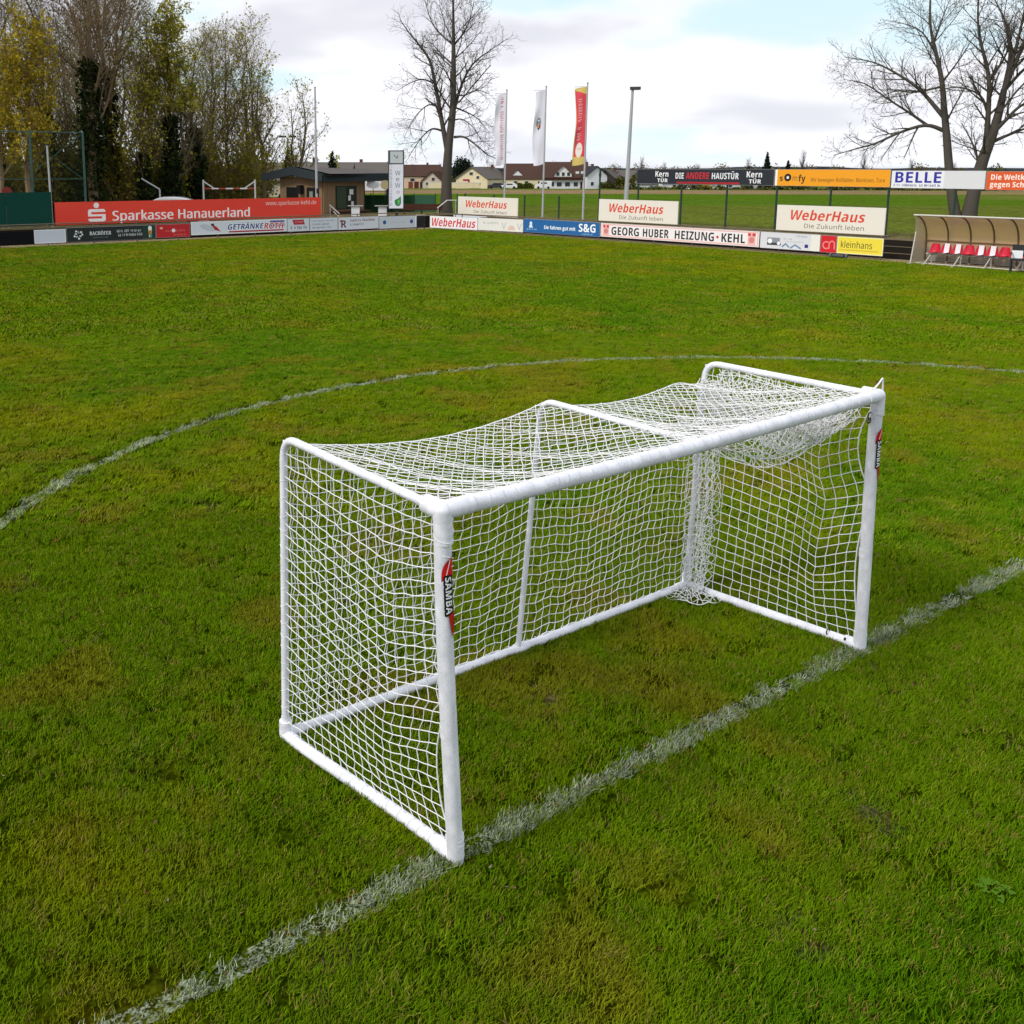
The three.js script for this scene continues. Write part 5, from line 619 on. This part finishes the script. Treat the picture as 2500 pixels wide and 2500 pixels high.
function house(name, label, m, dep, w, d, eave, ridge, front, wall, roof, turn, wins = [], doors = []) {
  const [x, z] = VP(m, dep), t = thing(name, label, 'house', x, -2.35, z, VA + turn, VG); const W = front ? w : d, D = front ? d : w;
  const g = new THREE.ExtrudeGeometry(gableShape(W, eave, ridge), { depth: D, bevelEnabled: false }); g.translate(0, 0, -D / 2); if (!front) g.rotateY(Math.PI / 2); part('wall', g, wall, t);
  const sl = Math.hypot(W / 2, ridge - eave) + 0.5, an = Math.atan2(ridge - eave, W / 2); for (const s of [-1, 1]) { const r = box(sl, 0.18, D + 0.9); r.rotateZ(-s * an); r.translate(s * (W / 4 + 0.12 * Math.sin(an)), (eave + ridge) / 2 + 0.1 - 0.06, 0); r.translate(s * 0.06, 0, 0); if (!front) r.rotateY(Math.PI / 2); part('roof', r, roof, t); }
  const zf = (front ? d : d) / 2; for (const [wx, wy, ww, wh] of wins) { const f = part('window', box(ww + 0.16, wh + 0.16, 0.08, wx, wy, zf + 0.03), frameW, t); part('pane', box(ww, wh, 0.04, wx, wy, zf + 0.07), pane, f); }
  for (const [wx, ww, wh, c] of doors) part('door', box(ww, wh, 0.1, wx, wh / 2, zf + 0.05), c || woodD, t); const c = part('chimney', box(0.6, 1.1, 0.6, w * 0.16, ridge + 0.25, front ? -d * 0.2 : -0.4), rm.red, t); return t;
}
house('village_house', 'peach house with a dark brown roof, right of the clock sign', -17.2, 3, 10, 9, 3.4, 6.3, false, wm.peach, rm.brown, 0.1, [[-2.5, 2.4, 1.2, 0.8], [1.5, 2.4, 1.0, 0.8]], [[-3.0, 1.2, 1.9, std([0.2, 0.06, 0.03], 0.8)], [-1.4, 1.2, 1.9, std([0.1, 0.03, 0.02], 0.8)], [0.2, 1.2, 1.9, pane]]);
house('village_house', 'small beige gabled house beside the peach house', -12.5, -1, 5.4, 8, 2.2, 4.5, true, wm.beige, rm.brown, -0.25, [[0.4, 2.6, 0.9, 0.9], [-1.4, 1.4, 0.7, 0.7]]);
const pg = house('village_house', 'cream gabled house with a wide grey roof and a red emblem on its wall', 0, 0, 9.6, 13, 2.7, 5.7, true, wm.cream, rm.grey, -0.42, [[-0.1, 4.1, 1.0, 0.8], [1.9, 3.1, 0.8, 0.7], [2.2, 1.4, 1.0, 0.8], [-3.6, 1.2, 0.7, 0.7]]);
part('emblem', join(box(1.9, 0.45, 0.06, -1.6, 2.4, 6.56), box(0.45, 1.7, 0.06, -0.8, 1.6, 6.57), box(1.9, 0.4, 0.06, -1.6, 0.85, 6.56)), std([0.30, 0.02, 0.05], 0.7), pg);
const hd = house('village_house', 'long cream house with a dark red-brown roof and a white dormer', 12.2, 6, 12.5, 11, 2.7, 6.6, false, wm.cream, rm.brown, -0.05, [[-3, 1.6, 1.0, 0.9], [0, 1.6, 1.0, 0.9], [3.6, 1.5, 1.0, 1.0]]);
part('dormer', new THREE.ExtrudeGeometry(gableShape(3.0, 0.3, 1.7), { depth: 3, bevelEnabled: false }).translate(-2.6, 3.3, 1.6), frameW, hd); for (const s of [-1, 1]) part('dormer_roof', box(2.2, 0.12, 3.4).rotateZ(-s * 0.75).translate(-2.6 + s * 0.8, 4.35, 3.1), rm.brown, hd);
const he = house('village_inn', 'broad white half-timbered inn with a steep dark red roof and a balcony', 22.2, 2, 11.5, 10, 2.9, 7.0, false, wm.white, rm.brown, 0.02, [[-3.6, 1.3, 1.3, 1.1], [-1.6, 1.3, 1.3, 1.1], [0.6, 1.3, 1.3, 1.1], [2.8, 1.3, 1.1, 1.1]], [[4.5, 1.0, 1.9]]);
part('balcony', box(11.8, 0.55, 0.9, 0, 2.75, 5.4), woodD, he); part('gable_dormer', new THREE.ExtrudeGeometry(gableShape(4.6, 0.6, 2.9), { depth: 3, bevelEnabled: false }).translate(-0.6, 3.3, 2.0), frameW, he); for (const s of [-1, 1]) part('dormer_roof', box(3.6, 0.16, 3.6).rotateZ(-s * 0.78).translate(-0.6 + s * 1.25, 5.1, 3.6), rm.red, he); for (const x of [-2.0, -0.6, 0.8]) part('dormer_window', box(0.7, 0.9, 0.1, x, 4.0, 5.04), pane, he); for (const x of [3.2, 4.6]) part('dormer', box(0.9, 1.0, 1.4, x, 4.2, 3.2), frameW, he);
house('village_house', 'white gabled house with a blue-black roof, right of the inn', 29.2, -1, 5.6, 9, 3.6, 5.9, true, wm.white, rm.dark, 0.3, [[0.8, 3.9, 0.7, 0.9], [-1.3, 1.5, 0.8, 0.9], [1.0, 1.5, 0.8, 0.9]]);
house('barn', 'dark barn with a steep grey roof beyond the white gabled house', 34.2, 3, 6.5, 7, 2.4, 5.0, true, std([0.06, 0.05, 0.045], 0.9), rm.grey, -0.35, [], [[0, 2.2, 2.1, woodD]]);
house('village_house', 'grey-roofed house half hidden by dark shrubs', 39.5, 6, 7.5, 8, 2.3, 4.8, false, wm.beige, rm.grey, 0.1, [[-1.5, 1.4, 0.9, 0.8]]);
house('shed', 'small white shed at the edge of the fields', 43.2, -6, 5.0, 4, 1.4, 2.1, false, wm.white, rm.grey, 0, [[1.2, 0.8, 0.6, 0.5]]);
for (const [m, dep, w, l] of [[52, 0, 9, 'low white house behind the hedges under the dark banner'], [64, 4, 8, 'white-walled low house right of the yellow bush'], [74, 2, 7, 'low house with a pale wall near the dark conifer']]) house('village_house', l, m, dep, w, 7, 1.6, 3.2, false, wm.white, rm.grey, 0.05, [[-1.5, 0.9, 0.9, 0.6], [1.4, 0.9, 0.9, 0.6]]);
{ const [x, z] = VP(-7, -7), t = thing('garden_wall', 'low cream garden wall between the beige house and the cream house', 'wall', x, -2.1, z, VA); for (let k = 0; k < 7; k++) part('panel', box(2.0, 1.45, 0.2, -6.1 + 2.03 * k, 0.7, 0), wm.cream, t); part('coping', box(14.4, 0.1, 0.3, 0, 1.48, 0), wm.white, t); }
for (const [m, dep, l, c] of [[7.6, -8, 'white car parked below the cream house', [0.7, 0.7, 0.7]], [16.6, -9, 'white van parked in front of the inn', [0.7, 0.7, 0.72]], [4.2, -8, 'dark car parked beside the cream house', [0.04, 0.04, 0.05]]]) { const [x, z] = VP(m, dep), t = thing('parked_car', l, 'car', x, -2.15, z, VA); const van = l.includes('van'), sh = new THREE.Shape(); sh.moveTo(-2.1, 0.25); sh.lineTo(-2.1, 0.8); sh.lineTo(-1.2, van ? 1.2 : 0.95); sh.lineTo(-0.7, van ? 1.9 : 1.42); sh.lineTo(van ? 2.1 : 1.2, van ? 1.95 : 1.42); sh.lineTo(2.05, van ? 1.0 : 0.95); sh.lineTo(2.1, 0.3); sh.closePath(); part('body', new THREE.ExtrudeGeometry(sh, { depth: 1.5, bevelEnabled: true, bevelSize: 0.08, bevelThickness: 0.08, bevelSegments: 2 }).translate(0, 0, -0.75), std(c, 0.3), t); part('side_window', box(1.6, 0.35, 0.02, 0.1, van ? 1.5 : 1.15, 0.85), pane, t); for (const wx of [-1.3, 1.3]) part('wheel', new THREE.CylinderGeometry(0.32, 0.32, 0.2, 16).rotateX(Math.PI / 2).translate(wx, 0.32, 0.78), std([0.02, 0.02, 0.02], 0.9), t); }
// far trees, conifers and hedges
function bushy(name, label, category, group, x, y, z, rx, ry, rz, many, size, mats, shape, seed, trunk = 0) {
  const rnd = mulberry(seed), t = thing(name, label, category, x, y, z, 0, group); mats.forEach((m) => { const G = new Gather(); for (let k = 0; k < many / mats.length; k++) { let a, b, c; if (shape === 'cone') { b = 1 - Math.sqrt(rnd()); const q = (1.02 - b) * Math.sqrt(rnd()) * (0.8 + 0.35 * noise2(b * 14, 3, seed)), an = rnd() * 6.283; a = Math.cos(an) * q; c = Math.sin(an) * q; } else if (shape === 'hedge') { a = rnd() * 2 - 1; b = rnd() * (0.75 + 0.4 * noise2(a * rx * 0.7, 1, seed)); c = rnd() * 2 - 1; } else { const an = rnd() * 6.283, q = Math.cbrt(rnd()) * (0.72 + 0.5 * noise3(Math.cos(an) * 2, Math.sin(an) * 2, k * 0.01, seed)), e = Math.acos(2 * rnd() - 1); a = Math.sin(e) * Math.cos(an) * q; b = 0.5 + 0.5 * Math.cos(e) * q; c = Math.sin(e) * Math.sin(an) * q; } G.leaf(a * rx, trunk + b * ry, c * rz, size * (0.6 + 0.8 * rnd()), rnd, 1.6); } part('foliage', G.geo(), m, t); });
  if (trunk >= 0) part('trunk', rod(V(0, -0.3, 0), V(0, trunk + ry * 0.5, 0), 0.18, 0.08, 8), barkDark, t); return t;
}
{
  const [cx, cz] = VP(-5.8, 4); bushy('yew_tree', 'dark dense evergreen tree left of the cream house', 'tree', null, cx, -2.3, cz, 3.0, 8.4, 3.0, 3200, 0.4, LM.conifer, 'ball', 3, 0.3);
  const con = [[239.5, -155.6, 2.2, 9.6], [242.6, -151.5, 1.8, 7.4], [236.0, -158.5, 1.4, 6.0]]; con.forEach(([x, z, r, h], i) => bushy('conifer', ['tallest dark conifer at the end of the dark banner', 'middle dark conifer at the end of the dark banner', 'smallest dark conifer behind the dark banner'][i], 'tree', 'conifers beyond the fields', x, fieldHeight(x, z) - 0.2, z, r, h, r, 1600, 0.4, LM.conifer, 'cone', 30 + i, 0.2));
  for (const [x, z, r, h, l] of [[56, -84, 1.3, 4.6, 'small dark conifer over the roof of the hut'], [52, -86, 1.0, 4.8, 'slim dark conifer beside the bare pole']]) bushy('conifer', l, 'tree', 'conifers behind the hut', x, 0.1, z, r, h, r, 900, 0.28, LM.conifer, 'cone', 60 + Math.round(x), 0.2);
  const far = tree('distant_tree', 'bare grey tree on the skyline beyond the fields', 'bare trees on the skyline', 244.3, -2.2, -148.3, 0.3, 9.4, 'spray', 700, barkGrey).t;
  const spots = [[257, -139, 0.95], [262, -129, 0.8], [266, -121, 0.7], [225, -185, 0.9], [232, -182, 0.75], [239, -176, 0.7], [249, -168, 0.85], [256, -160, 0.75], [214, -206, 0.8], [218, -198, 0.85], [196, -226, 0.8], [203, -220, 0.7], [278, -100, 0.8], [284, -84, 0.7], [288, -70, 0.75], [190, -228, 0.75]];
  spots.forEach(([x, z, s], i) => { const c = far.clone(); c.name = numbered('distant_tree'); c.position.set(x, fieldHeight(x, z) - 0.2, z); c.rotation.y = i * 1.7; c.scale.set(s * (0.9 + 0.3 * (i % 3) / 2), s, s); scene.add(c); });
  const sp = [[59.8, -99, 5.2], [56.5, -103, 5.6], [65.5, -98, 4.6], [62.5, -108, 5.0]]; sp.forEach(([x, z, h], i) => { const b = tree('garden_tree', 'young yellow-green tree behind the hut roof', 'garden trees behind the hut', x, 0, z, 0.14, h, 'spring', 800 + i); addLeaves(b.t, 'crown', b.tips, b.rnd, 2, 0.22, 0.5, LM.spring, 0.7); });
  house('village_house', 'low grey-brown roofed house behind the wooden hut', -50, -100, 13, 9, 1.9, 3.9, false, wm.beige, rm.grey, 0.1, [[-3, 1.1, 1, 0.8], [2, 1.1, 1, 0.8]]).position.set(66.2, -0.2, -106.8);
  house('village_house', 'white house with a long grey roof far behind the hut', -50, -100, 16, 9, 2.6, 5.0, false, wm.white, rm.grey, 0.2, [[-4, 1.3, 1, 0.9], [0, 1.3, 1, 0.9], [4, 1.3, 1, 0.9]]).position.set(111.3, -0.9, -161);
  for (let k = 0; k < 30; k++) { const az = 0.70 + 0.0195 * k + 0.006 * Math.sin(k * 5.1), d = 318 + 14 * Math.sin(k * 1.7), x = -2.8 + Math.sin(az) * d, z = 3.3 - Math.cos(az) * d; bushy('skyline_tree', 'low brown leafless tree crown in the row behind the village', 'tree', 'row of trees behind the village', x, -3.0, z, 3.2 + 1.4 * noise2(k * 1.3, 1, 4), 5.4 + 2.2 * noise2(k * 0.8, 5, 6), 2.6, 620, 0.34, k % 4 ? [LM.bud[0], barkBrown] : [LM.conifer[1], LM.olive[1]], 'ball', 2000 + k, 0.4); }
  const HG = 'hedges at the far edge of the fields';
  for (let k = 0; k < 26; k++) { const az = 0.87 + 0.0185 * k, d = 262 - 6 * Math.sin(k * 2.1), x = -2.8 + Math.sin(az) * d, z = 3.3 - Math.cos(az) * d; const t = bushy('hedge', 'dark green-brown hedge at the far edge of the fields', 'hedge', HG, x, fieldHeight(x, z) - 0.3, z, 2.9, 1.8 + 1.3 * noise2(k * 0.9, 2, 8), 1.2, 420, 0.5, k % 3 ? [LM.conifer[1], LM.olive[1]] : [LM.bud[0], LM.ivy[1]], 'hedge', 400 + k, -1); t.rotation.y = -az; }
  for (const [m, dep, h, l] of [[37, -3, 3.6, 'dark shrub beside the barn'], [41, 0, 4.2, 'tall dark shrub left of the shed'], [33, -5, 2.0, 'low shrub at the foot of the barn'], [9.8, -6, 1.7, 'green hedge below the long cream house'], [12.5, -6, 1.7, 'hedge right of the white car']]) { const [x, z] = VP(m, dep); bushy('garden_shrub', l, 'shrub', 'shrubs in the village gardens', x, -2.4, z, 1.9, h, 1.6, 500, 0.42, [LM.ivy[1], LM.olive[1]], 'ball', 500 + Math.round(m), 0); }
  const [yx, yz] = VP(57.5, -14); bushy('yellow_bush', 'bright yellow flowering bush under the dark banner', 'bush', null, yx, fieldHeight(yx, yz), yz, 1.0, 1.4, 1.0, 320, 0.3, [leafMat([0.6, 0.36, 0.01])], 'ball', 66, 0);
}
// ------------------------------------------------------------------ small things on the turf
{
  const clover = std([0.075, 0.155, 0.012], 1), rnd = mulberry(31), w = thing('weed', 'small broad-leaved clover weed in the turf near the corner of the picture', 'plant', 1.845, 0, 1.655); w.userData.label = 'small broad-leaved clover clump growing in the turf by itself';
  for (let k = 0; k < 26; k++) { const a = rnd() * 6.283, q = 0.07 * Math.sqrt(rnd()), G = new Gather(); const x = Math.cos(a) * q, z = Math.sin(a) * q, y = 0.03 + 0.014 * rnd(); for (let j = 0; j < 3; j++) { const b = a + j * 2.09; const cx = x + Math.cos(b) * 0.009, cz = z + Math.sin(b) * 0.009, r = 0.0085; const c0 = G.vert(cx, y, cz, 0, 1, 0); for (let s = 0; s < 7; s++) { const e = s / 6 * 6.283; G.vert(cx + Math.cos(e) * r, y + 0.002 * Math.sin(e * 2), cz + Math.sin(e) * r, 0, 1, 0); if (s) G.ix.push(c0, c0 + s + 1, c0 + s); } } part('leaf', G.geo(), clover, w); }
  const litter = new THREE.InstancedMesh(new THREE.CircleGeometry(0.016, 6).scale(1, 0.45, 1).rotateX(-Math.PI / 2), std([0.9, 0.9, 0.9], 0.9), 420), M = new THREE.Matrix4(), c = new THREE.Color(), E = new THREE.Euler();
  for (let i = 0; i < 420; i++) { const d = 2.5 + 16 * rnd(), a = 0.77 + (rnd() * 2 - 1) * 0.75, s = 0.35 + 0.65 * rnd(); M.makeRotationFromEuler(E.set((rnd() - 0.5) * 1.1, rnd() * 6.283, (rnd() - 0.5) * 1.1)); M.scale(V(s, s, s)); M.setPosition(-2.83 + Math.sin(a) * d, 0.022 + 0.012 * rnd(), 3.35 - Math.cos(a) * d); litter.setMatrixAt(i, M); const q = rnd(); c.setRGB(...(q < 0.45 ? [0.10, 0.055, 0.025] : q < 0.85 ? [0.14, 0.09, 0.045] : [0.20, 0.16, 0.10])); litter.setColorAt(i, c); }
  litter.name = 'leaf_litter'; tag(litter, 'scattered dry leaf crumbs lying in the grass', 'leaves', null, 'stuff'); litter.castShadow = litter.receiveShadow = true; scene.add(litter);
}
renderer.render(scene, camera);
